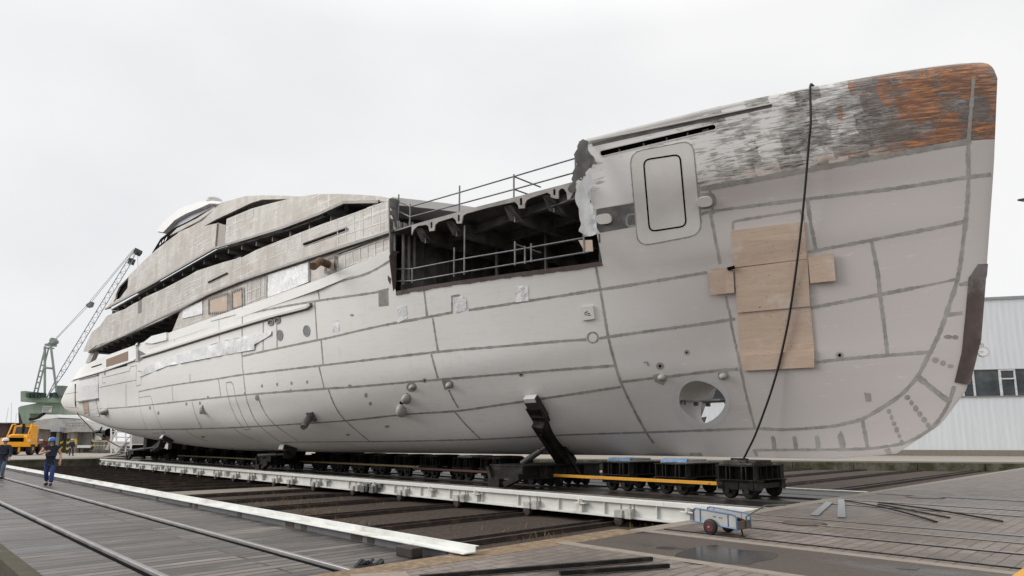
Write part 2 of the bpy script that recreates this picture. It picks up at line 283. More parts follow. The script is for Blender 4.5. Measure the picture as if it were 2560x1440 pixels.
STN = {
 -9: [(.05,1.12),(.36,1.9),(1.12,3.6),(1.33,4.35),(1.78,5.77),(2.04,6.67),(2.20,7.05),(2.48,8.13),(3.06,9.17),(3.45,10.8)],
 -12.4: [(.06,1.12),(.56,1.49),(1.04,1.9),(1.57,2.47),(2.34,3.45),(2.66,4.12),(2.94,4.85),(3.21,5.96),(3.47,7.05),(3.92,8.7),(4.38,10.8)],
 -18.75: [(.1,1.08),(1.4,1.25),(2.6,1.7),(3.6,2.7),(4.15,3.4),(4.6,4.1),(4.83,4.9),(5.12,6.0),(5.4,7.05),(5.78,8.6),(5.9,9.5)],
 -25.2: [(.5,1.05),(2.2,1.2),(3.35,1.6),(4.65,2.55),(5.2,3.15),(5.6,3.95),(5.87,4.9),(6.05,5.9),(6.2,7.05),(6.36,8.3),(6.4,9)],
 -32.2: [(1,1.0),(2.8,1.15),(4.4,1.7),(5.4,2.4),(5.88,3.3),(6.13,3.9),(6.38,5.7),(6.48,7.05),(6.5,8.4),(6.5,9)],
 -39: [(1,.98),(3.0,1.12),(4.6,1.8),(5.45,2.45),(5.9,3.1),(6.15,3.9),(6.4,5.6),(6.48,7.05),(6.5,8.4),(6.5,9)],
 -46.5: [(1,1.0),(3.3,1.3),(4.6,1.85),(5.4,2.45),(5.85,3.05),(6.08,3.8),(6.4,5.6),(6.48,7.05),(6.5,8.4),(6.5,9)],
 -53: [(1,1.25),(3.5,1.6),(4.7,2.15),(5.4,2.85),(5.8,3.7),(6.0,4.8),(6.32,6.2),(6.42,7.05),(6.48,8.3),(6.5,9)],
 -60: [(1,1.75),(3.8,2.1),(4.9,2.6),(5.5,3.3),(5.85,4.2),(6.05,5.2),(6.3,6.3),(6.38,7.05),(6.42,8.2),(6.45,9)],
 -70: [(1,2.85),(4.0,3.1),(4.9,3.5),(5.45,4.1),(5.75,4.9),(5.9,5.6),(6.08,6.5),(6.14,7.05),(6.18,8.2),(6.2,9)],
 -79: [(1,3.9),(3.8,4.05),(4.7,4.3),(5.2,4.7),(5.5,5.2),(5.65,5.7),(5.75,6.4),(5.8,7.05),(5.8,8.2),(5.8,9)]}
N1, N2 = 34, 24
def resample(X, pts, ztop):
    b = [p[0] for p in pts]; z = [p[1] for p in pts]
    # smooth the traced section a little by sampling a Catmull-Rom through it
    P = [V((p[0], p[1], 0)) for p in pts]; fine = []
    for i in range(len(P)-1):
        p0, p1, p2, p3 = P[max(i-1, 0)], P[i], P[i+1], P[min(i+2, len(P)-1)]
        for k in range(8):
            t = k/8; fine.append(.5*((2*p1)+(p2-p0)*t+(2*p0-5*p1+4*p2-p3)*t*t+(3*p1-p0-3*p2+p3)*t**3))
    fine.append(P[-1]); fine = [(q.x, q.y) for q in fine]
    lo = [q for q in fine if q[1] < ZD - 1e-4] ; zz = [q[1] for q in fine]; bb = [q[0] for q in fine]
    bz = lambda h: interp(h, zz, bb)
    lo.append((bz(ZD), ZD)); s = [0.]
    for i in range(1, len(lo)): s.append(s[-1] + math.hypot(lo[i][0]-lo[i-1][0], lo[i][1]-lo[i-1][1]))
    row = [(interp(s[-1]*k/N1, s, [q[0] for q in lo]), interp(s[-1]*k/N1, s, [q[1] for q in lo])) for k in range(N1+1)]
    row += [(bz(ZD+(ztop-ZD)*f), ZD+(ztop-ZD)*f) for f in (1-(1-k/N2)**1.45 for k in range(1, N2+1))]
    return row
HTOP = [(-80, 8.2), (-30, 8.2), (-24.6, 8.29), (XD0, 8.62), (XD0+.02, 10.8), (0, 10.8)]
def htop(X): return interp(X, [a for a, _ in HTOP], [b for _, b in HTOP])
keys = sorted(STN)
def row_at(X):
    """section at nominal station X (cubic blend of the traced sections)"""
    zt = htop(X); i = max(0, min(len(keys)-2, int(np.searchsorted(keys, X))-1)); ks = [keys[max(i-1, 0)], keys[i], keys[i+1], keys[min(i+2, len(keys)-1)]]
    rows = [resample(k, STN[k], zt) for k in ks]; x1, x2 = ks[1], ks[2]; t = (X-x1)/(x2-x1); h = x2-x1; out = []
    for a, b, c, d in zip(*rows):
        o = []
        for q in (0, 1):
            m1 = (c[q]-a[q])/max(1e-6, ks[2]-ks[0])*h; m2 = (d[q]-b[q])/max(1e-6, ks[3]-ks[1])*h
            o.append((2*t**3-3*t*t+1)*b[q]+(t**3-2*t*t+t)*m1+(-2*t**3+3*t*t)*c[q]+(t**3-t*t)*m2)
        out.append((max(o[0], .02), o[1]))
    return out
XS = [-79 + .6*i for i in range(int((79-20.3)/.6)+1)] + [XD0, XD0+.02] + [-19.8 + .38*i for i in range(20)] + [XD1-.02, XD1] + [-12.0+.25*i for i in range(12)] + [-9.0]
XS = sorted(set(round(x, 3) for x in XS))
GRD = []
for X in XS:
    r = row_at(X); line = []
    for b, z in r:
        x = X
        if X < -60: x = -60 + (X+60)*(xstern(z)+60)/(-79+60)
        line.append(V((x, YC-b, z)))
    GRD.append(line)
base = row_at(-9.0); NB = 30
for k in range(1, NB+1):
    t = 1-(1-k/NB)**1.7; line = []
    for b, z in base:
        line.append(V((-9+t*(xstem(z)+9), YC-b*max(0., 1-t)**.8, z + (.29*t**.8*(z-8.5)/2.3 if z > 8.5 else 0))))
    GRD.append(line); XS.append(-9+t*6.6)
NI, NJ = len(GRD), N1+N2+1
def in_bay(i, j): return j >= N1 and XS[i] > XD0-.001 and XS[i+1] < XD1+.001
verts = [p for line in GRD for p in line]; vid = lambda i, j: i*NJ+j
faces = {(i, j): (vid(i, j), vid(i+1, j), vid(i+1, j+1), vid(i, j+1)) for i in range(NI-1) for j in range(NJ-1) if not in_bay(i, j)}
BVH0 = BVHTree.FromPolygons(verts, list(faces.values()))
def hull_hit(x, y, bvh=None):
    loc, n, _, _ = (bvh or BVH0).ray_cast(CAM, ray(x, y).normalized())
    if loc is None: return None, None
    if n.dot(ray(x, y)) > 0: n = -n
    return loc, n
def hull_xz(X, Z):
    loc, n, _, _ = BVH0.ray_cast(V((X, -60, Z)), V((0, 1, 0)))
    if loc is None: return None, None
    return loc, (n if n.y < 0 else -n)
def pip(p, poly):
    c = False; n = len(poly)
    for i in range(n):
        a, b = poly[i], poly[i-1]
        if (a[1] > p[1]) != (b[1] > p[1]) and p[0] < (b[0]-a[0])*(p[1]-a[1])/(b[1]-a[1])+a[0]: c = not c
    return c
def densify(poly, step, closed=True):
    out = []
    seq = list(zip(poly, poly[1:]+poly[:1])) if closed else list(zip(poly, poly[1:]))
    for a, b in seq:
        m = max(1, int(math.ceil(math.hypot(b[0]-a[0], b[1]-a[1])/step))); out += [(a[0]+(b[0]-a[0])*k/m, a[1]+(b[1]-a[1])*k/m) for k in range(m)]
    if not closed: out.append(tuple(poly[-1]))
    return out
def fit_rub_line():
    pts = []
    for q in densify([(1502,520),(1600,502),(1752,474),(1790,467),(1880,451),(2020,426),(2200,394),(2350,366),(2428,352)], 60, False):
        loc, _ = hull_hit(*q)
        if loc is not None: pts.append((loc.x, loc.z))
    e = HULL.node_tree.nodes['rub_line'].color_ramp.elements
    pts = pts[:30]
    while len(e) < len(pts): e.new(.5)
    for el, (x, z) in zip(e, sorted(pts)): el.position = min(1, max(0, (x+12.4)/10)); w = (z-8)/2; el.color = (w, w, w, 1)
extra_faces = []
HOLES = []
def cut_hole(poly):
    """cut a hole (X, Z outline) through the near shell and re-mesh the plating round it"""
    global verts
    x0, x1 = min(p[0] for p in poly), max(p[0] for p in poly); z0, z1 = min(p[1] for p in poly), max(p[1] for p in poly)
    blk = [(i, j) for (i, j), f in faces.items() if XS[i] < -3 and max(verts[k].x for k in f) > x0-.05 and min(verts[k].x for k in f) < x1+.05 and max(verts[k].z for k in f) > z0-.05 and min(verts[k].z for k in f) < z1+.05]
    i0, i1 = min(b[0] for b in blk), max(b[0] for b in blk)+1; j0, j1 = min(b[1] for b in blk), max(b[1] for b in blk)+1
    for i in range(i0, i1):
        for j in range(j0, j1): faces.pop((i, j), None)
    loop = [vid(i, j0) for i in range(i0, i1)] + [vid(i1, j) for j in range(j0, j1)] + [vid(i, j1) for i in range(i1, i0, -1)] + [vid(i0, j) for j in range(j1, j0, -1)]
    inner = [vid(i, j) for i in range(i0+1, i1) for j in range(j0+1, j1)]
    inner = [k for k in inner if not pip((verts[k].x, verts[k].z), poly) and min(math.hypot(verts[k].x-p[0], verts[k].z-p[1]) for p in poly) > .06]
    ids = loop + inner; n0 = len(ids); hv = []
    for p in poly:
        loc, _ = hull_xz(*p); verts.append(loc); ids.append(len(verts)-1); hv.append(loc)
    pts = [V((verts[k].x, verts[k].z)) for k in ids]; nl = len(loop); npo = len(poly)
    edges = [(a, (a+1) % nl) for a in range(nl)] + [(n0+a, n0+(a+1) % npo) for a in range(npo)]
    ov, oe, of, orig, _, _ = delaunay_2d_cdt(pts, edges, [], 0, 1e-5)
    mp = []
    for a, o in enumerate(orig): mp.append(ids[o[0]])
    lp = [(verts[k].x, verts[k].z) for k in loop]
    for f in of:
        c = sum((ov[a] for a in f), V((0, 0)))/len(f)
        if pip(c, poly) or not pip(c, lp): continue
        extra_faces.append(tuple(mp[a] for a in f))
    HOLES.append(hv)
# bow thruster tunnel mouth: circle of the tunnel seen on the flared shell
tc, _ = hull_hit(1752, 1006); TR = .62
ring = []
for k in range(40):
    a = 2*math.pi*k/40; loc, _ = hull_hit(1751+57*math.cos(a)+6*math.cos(2*a+.6), 1006+54*math.sin(a)); ring.append((loc.x, loc.z))
cxm = (max(p[0] for p in ring)+min(p[0] for p in ring))/2; czm = (max(p[1] for p in ring)+min(p[1] for p in ring))/2
TRX = (max(p[0] for p in ring)-min(p[0] for p in ring))/2; TRZ = (max(p[1] for p in ring)-min(p[1] for p in ring))/2
print('thruster', cxm, czm, TRX, TRZ)
TH = [(cxm+TRX*math.cos(2*math.pi*k/40), czm+TRZ*math.sin(2*math.pi*k/40)) for k in range(40)]
cut_hole(TH)
# long rounded slot in the bow bulwark
def pxslot(a, b, h):
    A = V(a+(0,)); B = V(b+(0,)); d = (B-A).normalized(); n = V((-d.y, d.x, 0)); out = []
    for c, s in ((B, 1), (A, -1)):
        for k in range(9):
            t = -math.pi/2+math.pi*k/8; out.append(c + d*(math.cos(t)*h*s) + n*(math.sin(t)*h*s))
    return [(p.x, p.y) for p in out]
sl = []
pol = pxslot((1507, 383), (1783, 318), 7.5)
dense = []
for a, b in zip(pol, pol[1:]+pol[:1]):
    m = max(1, int(math.hypot(b[0]-a[0], b[1]-a[1])/14)); dense += [(a[0]+(b[0]-a[0])*k/m, a[1]+(b[1]-a[1])*k/m) for k in range(m)]
for q in dense:
    loc, _ = hull_hit(*q); sl.append((loc.x, loc.z))
cut_hole(sl)
allf = list(faces.values()) + extra_faces
# transom closes the stern; mirror everything about the centre plane
nv = len(verts); mir = [V((p.x, 2*YC-p.y, p.z)) for p in verts]
far_open = lambda f: math.hypot((sum(verts[k].x for k in f)/len(f)-(cxm-.45))/(TRX*1.5), (sum(verts[k].z for k in f)/len(f)-czm)/(TRZ*1.25)) < 1
hv = verts + mir; hf = allf + [tuple(k+nv for k in f[::-1]) for f in allf if not far_open(f)]
for j in range(NJ-1): hf.append((vid(0, j), vid(0, j+1), vid(0, j+1)+nv, vid(0, j)+nv))
for i in range(NI-1): hf.append((vid(i, 0), vid(i+1, 0), vid(i+1, 0)+nv, vid(i, 0)+nv))
fit_rub_line()
YACHT = empty('yacht', (-40, YC, 0), 0, 'huge unfinished grey white yacht without its foredeck section, resting on rail bogies', 'yacht')
def ychild(o):
    o.parent = YACHT; o.matrix_parent_inverse = Matrix.Translation((40, -YC, 0)); return o
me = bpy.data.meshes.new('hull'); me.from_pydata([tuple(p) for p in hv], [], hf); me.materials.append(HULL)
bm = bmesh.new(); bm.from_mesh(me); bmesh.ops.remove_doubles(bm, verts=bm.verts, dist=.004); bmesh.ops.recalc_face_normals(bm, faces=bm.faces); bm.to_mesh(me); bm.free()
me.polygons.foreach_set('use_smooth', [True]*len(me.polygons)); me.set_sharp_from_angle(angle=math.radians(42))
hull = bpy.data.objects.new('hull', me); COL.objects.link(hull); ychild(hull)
BVH = BVHTree.FromPolygons(verts, allf)
BVHF = BVH0                                   # unholed shell, for things that bridge the holes
# ---------------------------------------------------------------- helpers that lay things on the shell
def P_hull(x, y): return hull_hit(x, y, BVHF)
def P_side(inset=0.):
    def f(x, y):
        Y = YC-6
        for _ in range(40):
            p = onY(x, y, Y); Y = .5*Y+.5*(YC-bt(p.x)+inset)
        p = onY(x, y, Y); e = .3
        return p, V((-(bt(p.x+e)-bt(p.x-e))/(2*e), -1, 0)).normalized()
    return f
def smoothline(pts, n=4, closed=False):
    P = [V((p[0], p[1], 0)) for p in pts]; out = []; L = len(P)
    for i in range(L if closed else L-1):
        g = (lambda k: P[k % L]) if closed else (lambda k: P[max(0, min(L-1, k))])
        p0, p1, p2, p3 = g(i-1), g(i), g(i+1), g(i+2)
        for k in range(n):
            t = k/n; q = .5*((2*p1)+(p2-p0)*t+(2*p0-5*p1+4*p2-p3)*t*t+(3*p1-p0-3*p2+p3)*t**3); out.append((q.x, q.y))
    if not closed: out.append((P[-1].x, P[-1].y))
    return out
def patch(mb, poly, proj, off=.004, thick=0., holes=(), step=14, grid=None, mirror=False, push=None, wrinkle=0., maxlen=30.):
    """lay an outline on a surface as plating with real thickness (thick pushed inwards, or along push)"""
    rings = [densify(list(poly), step)] + [densify(list(h), step) for h in holes]
    pts = []; edges = []
    for r in rings:
        n0 = len(pts); pts += r; edges += [(n0+k, n0+(k+1) % len(r)) for k in range(len(r))]
    g = grid or step*1.4; xs = [p[0] for p in rings[0]]; ys = [p[1] for p in rings[0]]; yy = min(ys)+g/2
    while yy < max(ys):
        xx = min(xs)+g/2
        while xx < max(xs):
            if pip((xx, yy), rings[0]) and not any(pip((xx, yy), h) for h in rings[1:]) and min((xx-p[0])**2+(yy-p[1])**2 for p in pts[:len(pts)]) > (g*.4)**2: pts.append((xx, yy))
            xx += g
        yy += g
    ov, oe, of, orig, _, _ = delaunay_2d_cdt([V(p) for p in pts], edges, [], 0, 1e-4)
    keep = []
    for f in of:
        c = sum((ov[a] for a in f), V((0, 0)))/len(f)
        if pip(c, rings[0]) and not any(pip(c, h) for h in rings[1:]): keep.append(tuple(f))
    F = []; B = []; ok = []
    for p in ov:
        loc, n = proj(p.x, p.y)
        ok.append(loc is not None)
        if loc is None: loc, n = V((0, 0, 0)), V((0, -1, 0))
        o = off + (wrinkle*2.2*(mnoise.noise(V((p.x*.11, p.y*.045, 3.1)))+.5*mnoise.noise(V((p.x*.05+p.y*.12, p.y*.1-p.x*.1, 7.7)))) if wrinkle else 0)
        F.append(loc+n*o); B.append(loc+n*(o) + (V(push) if push else -n*thick))
    keep = [f for f in keep if all(ok[a] for a in f) and max((F[a]-F[b]).length for a, b in zip(f, f[1:]+f[:1])) < maxlen]
    vs, fs = list(F), [f for f in keep]
    if thick or push:
        n = len(F); vs += B; fs += [tuple(a+n for a in f[::-1]) for f in keep]
        cnt = {}
        for f in keep:
            for a, b in zip(f, f[1:]+f[:1]): cnt[(a, b)] = cnt.get((a, b), 0)+1
        for (a, b) in list(cnt):
            if (b, a) not in cnt: fs.append((b, a, a+n, b+n))
    mb.add(vs, fs)
    if mirror: mb.add([V((p.x, 2*YC-p.y, p.z)) for p in vs], [f[::-1] for f in fs])
def ribbon(mb, pts, w=.085, off=.005, proj=P_hull, jit=.27, smooth=0, height=0.):
    if smooth: pts = smoothline(pts, smooth)
    pts = densify(pts, 7, False); run = []
    def flush():
        if len(run) < 2: return
        vs = []; fs = []
        for k, (p, n) in enumerate(run):
            t = (run[min(k+1, len(run)-1)][0]-run[max(k-1, 0)][0])
            if t.length < 1e-6: t = V((1, 0, 0))
            s = n.cross(t.normalized()); ww = w/2*(1+random.uniform(-jit, jit)); o = random.uniform(-jit, jit)*w*.1
            vs += [p+n*(off+height)+s*(ww+o), p+n*(off+height)-s*(ww-o)]
        fs = [(2*k, 2*k+1, 2*k+3, 2*k+2) for k in range(len(run)-1)]
        if height:
            m = len(vs); vs += [v-run[i//2][1]*(height+off+.01) for i, v in enumerate(list(vs))]
            for k in range(len(run)-1): fs += [(2*k, 2*k+2, 2*k+2+m, 2*k+m), (2*k+1, 2*k+3, 2*k+3+m, 2*k+1+m)]
        mb.add(vs, fs)
    for q in pts:
        loc, n = proj(*q)
        if loc is None or (run and (loc-run[-1][0]).length > 1.6): flush(); run = []
        if loc is not None: run.append((loc, n))
    flush()
# ================================================================ YACHT PARTS
z1 = lambda *ps: [(x/4, 560+y/4) for x, y in ps]                     # coordinates read off enlarged crops of the photograph
z3 = lambda *ps: [(300+x*.2734, 460+y*.2736) for x, y in ps]
z4 = lambda *ps: [(900+x/3.879, 360+y/3.879) for x, y in ps]
zc = lambda *ps: [(960+x/5.536, 480+y/5.536) for x, y in ps]
zs = lambda *ps: [(140+x/6.547, 840+y/6.547) for x, y in ps]
def part(name, mb, mats, smooth=None, bevel=None, label=None):
    o = mb.build(name, mats, None, smooth, bevel); ychild(o)
    if label: o['label'] = label
    return o
def sub(o, parent): o.parent = parent; o.matrix_parent_inverse = Matrix.Identity(4); return o
# ---- filler seams over the plate joints
sm = MB()
SEAMS = [
 [(2434,196),(2428,270),(2420,372),(2421,440),(2417,520),(2408,600),(2395,690),(2370,770),(2345,840),(2317,896),(2293,941),(2255,984),(2206,1018),(2155,1047),(2110,1059),(2073,1066),(1960,1074),(1887,1070)],
 [(1960,1074),(1887,1071),(1750,1076),(1607,1081),(1415,1087),(1250,1096),(1140,1100),(1000,1103),(760,1105),(700,1106)],
 [(2484,436),(2418,443),(2230,472),(2020,497),(1790,527),(1752,537)], [(2410,553),(2383,560),(2178,600),(2042,626),(2019,630)],
 [(2283,720),(2195,737),(2040,767),(2028,769)], [(2325,880),(2220,888),(2100,898),(2040,906)],
 [(2178,602),(2188,650),(2195,690),(2200,740),(2212,830),(2218,887)], [(2018,500),(2027,560),(2040,626)],
 [(1775,528),(1800,660)], [(1815,740),(1840,865),(1852,930),(1887,1070)],
 [(1490,668),(1505,750),(1520,840),(1535,900),(1552,955),(1590,1035),(1615,1080),(1634,1108)],
 [(1172,775),(1240,765),(1320,752),(1400,740),(1492,725),(1560,715),(1640,702),(1767,681)], [(1130,781),(1025,801),(975,810),(900,826),(825,844),(790,851),(657,879),(605,891)],
 [(1838,797),(1740,812),(1635,826),(1520,842),(1498,846)], [(1466,849),(1400,853),(1240,867),(1090,880),(800,914),(605,937),(550,946),(425,964),(347,979)],
 [(1537,914),(1400,924),(1240,937),(1060,952),(875,968),(820,971),(640,985),(520,996),(350,1015),(272,1021),(250,1022)],
 [(1845,923),(1795,926),(1668,942)], [(1634,945),(1552,955)],
 [(1552,967),(1400,990),(1250,1012),(1145,1027),(1010,1036),(860,1052),(640,1066),(525,1071),(350,1074),(295,1070),(250,1057)],
 [(972,722),(945,730),(870,741),(800,751),(700,768),(610,786)], [(975,652),(920,683),(850,704),(700,755),(607,789)],
 [(1060,724),(1068,793)], [(1082,796),(1095,880)], [(1078,885),(1086,915),(1095,946)], [(1122,975),(1133,998),(1146,1020)], [(1136,1028),(1165,1062),(1200,1096)],
 [(795,724),(799,751)], [(787,756),(793,848)], [(803,850),(808,912)], [(797,915),(810,968)], [(820,970),(835,1010),(862,1050),(925,1104)],
 [(606,762),(605,890),(609,940),(614,986)], [(614,986),(622,1015),(645,1060),(700,1105)], [(645,990),(657,1022),(685,1060),(745,1102)],
 [(692,805),(693,871)], [(658,803),(658,880)], [(475,935),(475,956)], [(546,946),(552,990)], [(430,966),(433,1004)], [(315,960),(315,1015)],
 [(480,1004),(490,1040),(505,1071)], [(585,1071),(610,1088),(650,1105)], [(465,1075),(490,1093),(520,1102)], [(2455,700),(2398,712)],
]
for s in SEAMS: ribbon(sm, s, .085, smooth=3)
FINE = [[(347,979),(348,1000),(352,1030),(365,1070)], [(348,994),(376,990),(380,1000),(385,1025),(398,1058),(412,1082),(382,1083)], [(565,957),(578,955),(583,962),(592,1005),(608,1045),(625,1073),(610,1074),(590,1045),(575,1010),(567,975),(565,957)],
 [(145,989),(194,980)], [(143,1015),(195,1020)], [(248,969),(340,950)], zs((770,680),(900,650),(1200,575),(1225,500),(1320,485),(1310,720),(1310,820),(1390,800),(1400,580),(1340,575)), zs((760,620),(760,770),(815,765)), zs((1145,780),(1150,1150)),
 [(2283,720),(2390,698)], [(1578,420),(1590,540)], z3((500,1345),(1120,1180),(1780,965)), z3((905,1240),(910,1440)), z3((500,1280),(500,1440)), z3((1120,1110),(1120,1390))]
for s in FINE: ribbon(sm, s, .055)
# keel and stem plating strip
ribbon(sm, [(1885,1125),(2000,1124),(2130,1123),(2200,1118),(2270,1104),(2330,1068),(2368,1015),(2385,965)], .07, smooth=3); ribbon(sm, [(1885,1124),(1891,1140)], .09); ribbon(sm, [(2217,1122),(2226,1140)], .13); ribbon(sm, [(2155,1048),(2169,1120)], .09); ribbon(sm, [(2294,942),(2370,1002)], .12); ribbon(sm, [(2365,788),(2405,782)], .09)
ribbon(sm, [(1752,472),(1790,466),(1880,450),(2020,425),(2200,393),(2350,366),(2428,352)], .13, smooth=3)
# rings, door surrounds
circ = lambda x, y, rx, ry, n=18, a0=0: [(x+rx*math.cos(2*math.pi*k/n+a0), y+ry*math.sin(2*math.pi*k/n+a0)) for k in range(n)]
def loop(p): return list(p)+[p[0], p[1]]
ribbon(sm, loop(circ(1482, 844, 13, 13)), .055)
def rrect(c, r):                                  # rounded quadrilateral
    out = []; n = len(c)
    for i in range(n):
        a, b, d = V(c[i-1]+(0,)), V(c[i]+(0,)), V(c[(i+1) % n]+(0,)); u = (a-b).normalized()*r; w = (d-b).normalized()*r
        for k in range(5):
            t = k/4; q = (b+u)*(1-t)**2 + b*2*t*(1-t) + (b+w)*t*t; out.append((q.x, q.y))
    return out
DOOR_O = rrect([(1576,383),(1731,353),(1753,585),(1596,615)], 30); DOOR_I = rrect([(1609,400),(1700,386),(1716,565),(1624,579)], 16)
ribbon(sm, loop(DOOR_O), .075)
ribbon(sm, [(1586,535),(1571,537),(1566,545),(1567,560),(1572,566),(1587,564)], .06)
ribbon(sm, [(1832,574),(1832,556),(1840,552),(2000,526),(2006,535),(2007,552)], .065)
ribbon(sm, [(1748,466),(1746,490)], .06); ribbon(sm, [(1773,463),(1776,485)], .07); ribbon(sm, [(1750,520),(1752,560)], .06); ribbon(sm, [(1781,520),(1784,535)], .07)
ribbon(sm, [(1130,740),(1130,783)], .07); ribbon(sm, [(1130,741),(1150,738)], .07)
part('filler_seam', sm, FILL, 40, label='grey filler seams over the plate joints')
# ---- grey filler patches and fairing spots on the shell
pm = MB()
for p in [[(946,726),(970,722),(972,764),(947,767)], [(2160,981),(2176,983),(2178,1003),(2165,1004)], [(1725,1132),(1752,1131),(1756,1140),(1724,1140)],
          [(1104,950),(1120,947),(1134,956),(1133,968),(1112,975)], [(1632,938),(1645,934),(1668,938),(1668,950),(1658,963),(1638,955)], [(1794,931),(1818,929),(1824,943),(1810,951),(1797,948)],
          circ(1029, 968, 13, 12), circ(1015, 996, 13, 14), circ(1650, 915, 10, 9), circ(1717, 881, 7, 7), circ(2099, 888, 10, 8), circ(1303, 936, 6, 6), circ(1062, 951, 6, 6), circ(875, 966, 5, 5), circ(643, 994, 5, 8),
          [(1609,905),(1620,903),(1624,914),(1618,914),(1616,908),(1609,908)], circ(915, 988, 4, 6), circ(926, 1009, 4, 5), circ(880, 788, 5, 3), circ(968, 1066, 6, 3), circ(870, 1087, 5, 2.5), circ(508, 1092, 5, 2.5),
          circ(1478, 781, 0, 0)][:-1]: patch(pm, p, P_hull, .006, 0, step=8)
for x, y in [(655,965),(693,961),(729,958),(768,955),(727,977),(375,1020),(396,1033),(466,1010),(500,1008),(520,994),(612,985),(1178,620)][:-1]: patch(pm, circ(x, y, 2.6, 4.5), P_hull, .006, 0, step=6)
for line, n, rx, ry in [([(2268,993),(2320,1063)], 6, 6, 7), ([(2222,1028),(2254,1105)], 6, 5, 7), ([(2338,900),(2376,915)], 3, 7, 6), ([(2370,842),(2388,843)], 2, 9, 6)]:
    for k in range(n):
        t = k/(n-1); x = line[0][0]+(line[1][0]-line[0][0])*t; y = line[0][1]+(line[1][1]-line[0][1])*t
        patch(pm, circ(x, y, rx*random.uniform(.8, 1.2), ry*random.uniform(.8, 1.2), 9), P_hull, .006, 0, step=6)
for x, y, s in [(1934,1107,1), (1988,1107,1), (2044,1106,1), (2104,1104,1.45)]: patch(pm, [(x-7*s,y-14),(x-2,y-19*s),(x+3*s,y-14),(x+6*s,y+4),(x+6*s,y+16),(x-3,y+17),(x-5*s,y)], P_hull, .006, 0, step=7)
part('filler_patch', pm, FILL, label='grey filler patches over welds')
dk = MB()
patch(dk, [(1491,524),(1500,521),(1520,518),(1575,509),(1588,506),(1588,566),(1562,571),(1500,582),(1492,570)], P_hull, .004, 0, maxlen=2.); patch(dk, [(1484,585),(1500,585),(1504,654),(1490,656)], P_hull, .004, 0, step=6, maxlen=2.)
part('sprayed_patch', dk, FILLD, label='dark grey sprayed primer beside the open bay')
# ---- painted door panel and its black joint
dm = MB(); patch(dm, DOOR_O, P_hull, .008, .0, step=16); door = part('side_door', dm, PRIME, 40)
dj = MB(); ribbon(dj, loop(DOOR_I), .045, .014, jit=.03); part('door_joint', dj, BLACK, label='thin black joint round the door')
for c in [(1763, 505), (1512, 549)]:
    q = MB()
    if c[0] > 1600: patch(q, rrect([(c[0]-31,c[1]-18),(c[0]+24,c[1]-26),(c[0]+31,c[1]+12),(c[0]-24,c[1]+22)], 18), P_hull, .006, 0, step=8); part('lug_filler', q, FILL)
    q = MB(); patch(q, rrect([(c[0]-22,c[1]-11),(c[0]+15,c[1]-17),(c[0]+22,c[1]+8),(c[0]-16,c[1]+14)], 14), P_hull, .11, .11, step=8); part('lug_pad', q, PRIME, 40)
q = MB(); patch(q, [(1453,768),(1484,764),(1488,797),(1458,801)], P_hull, .07, .07); part('cover_plate', q, PRIME); q = MB()
for k in range(9): patch(q, circ(1470+random.uniform(-8, 8), 783+random.uniform(-5, 6), random.uniform(1.5, 3.5), 1.6, 6), P_hull, .075, 0, step=5)
part('plate_mark', q, FILLD)
# ---- portholes, vents and transducer blisters
for x, y, rx, ry in [(700, 838, 7.5, 12.5), (767, 827, 8, 13)]:
    q = MB(); ribbon(q, loop(circ(x, y, rx, ry)), .05, .01, jit=.0, height=.015); o = part('porthole', q, FILL, 40)
    q = MB(); patch(q, circ(x, y, rx, ry), P_hull, .012, 0, step=5); sub(q.build('pane', plain('porthole_glass', (.18, .20, .21), .15, 0, .4, 3)), o)
for x, y in [(678, 806), (695, 801)]:
    q = MB(); p = rrect([(x-6,y-5),(x+6,y-7),(x+6,y+5),(x-6,y+7)], 4); ribbon(q, loop(p), .06, .01, jit=0, height=.04); o = part('vent_opening', q, FILL)
    q = MB(); patch(q, p, P_hull, .012, 0, step=5); sub(q.build('vent_grille', FILLD), o)
def blister(x, y, rx, ry, h, name='transducer_blister', mat=None, ang=0.):
    q = MB(); rings = 6; n = 18; vs = []; 
    for r in range(rings+1):
        a = math.pi/2*r/rings; s, hh = math.cos(a), math.sin(a)*h
        for k in range(n):
            t = 2*math.pi*k/n; dx, dy = rx*s*math.cos(t), ry*s*math.sin(t); X = x+dx*math.cos(ang)-dy*math.sin(ang); Yp = y+dx*math.sin(ang)+dy*math.cos(ang)
            p, nn = P_hull(X, Yp); vs.append(p+nn*hh)
    fs = [(r*n+k, r*n+(k+1) % n, (r+1)*n+(k+1) % n, (r+1)*n+k) for r in range(rings) for k in range(n)]
    q.add(vs, fs); return part(name, q, mat or plain('blister_grey', (.36, .35, .33), .55, 0, .15, 6), 60)
blister(1654, 943, 10, 8, .13); blister(1808, 940, 10, 8, .13); blister(1030, 967, 7, 6, .14); blister(1123, 962, 8, 7, .16); blister(1005, 1025, 10, 16, .28, ang=-.6); blister(1016, 995, 10, 12, .25, ang=-.5)
q = MB(); patch(q, circ(1012, 1000, 6, 4), P_hull, .2, .1, step=4); part('intake_mouth', q, BLACK)
blister(263, 1028, 8, 9, .4, 'thruster_dome')
for x, y, rx in [(1650, 915, 3.5), (2099, 888, 4), (1717, 881, 2.5), (1303, 936, 2.2), (1062, 951, 2.2)]:
    q = MB(); patch(q, circ(x, y, rx, rx), P_hull, .01, 0, step=4); part('drain_hole', q, BLACK)
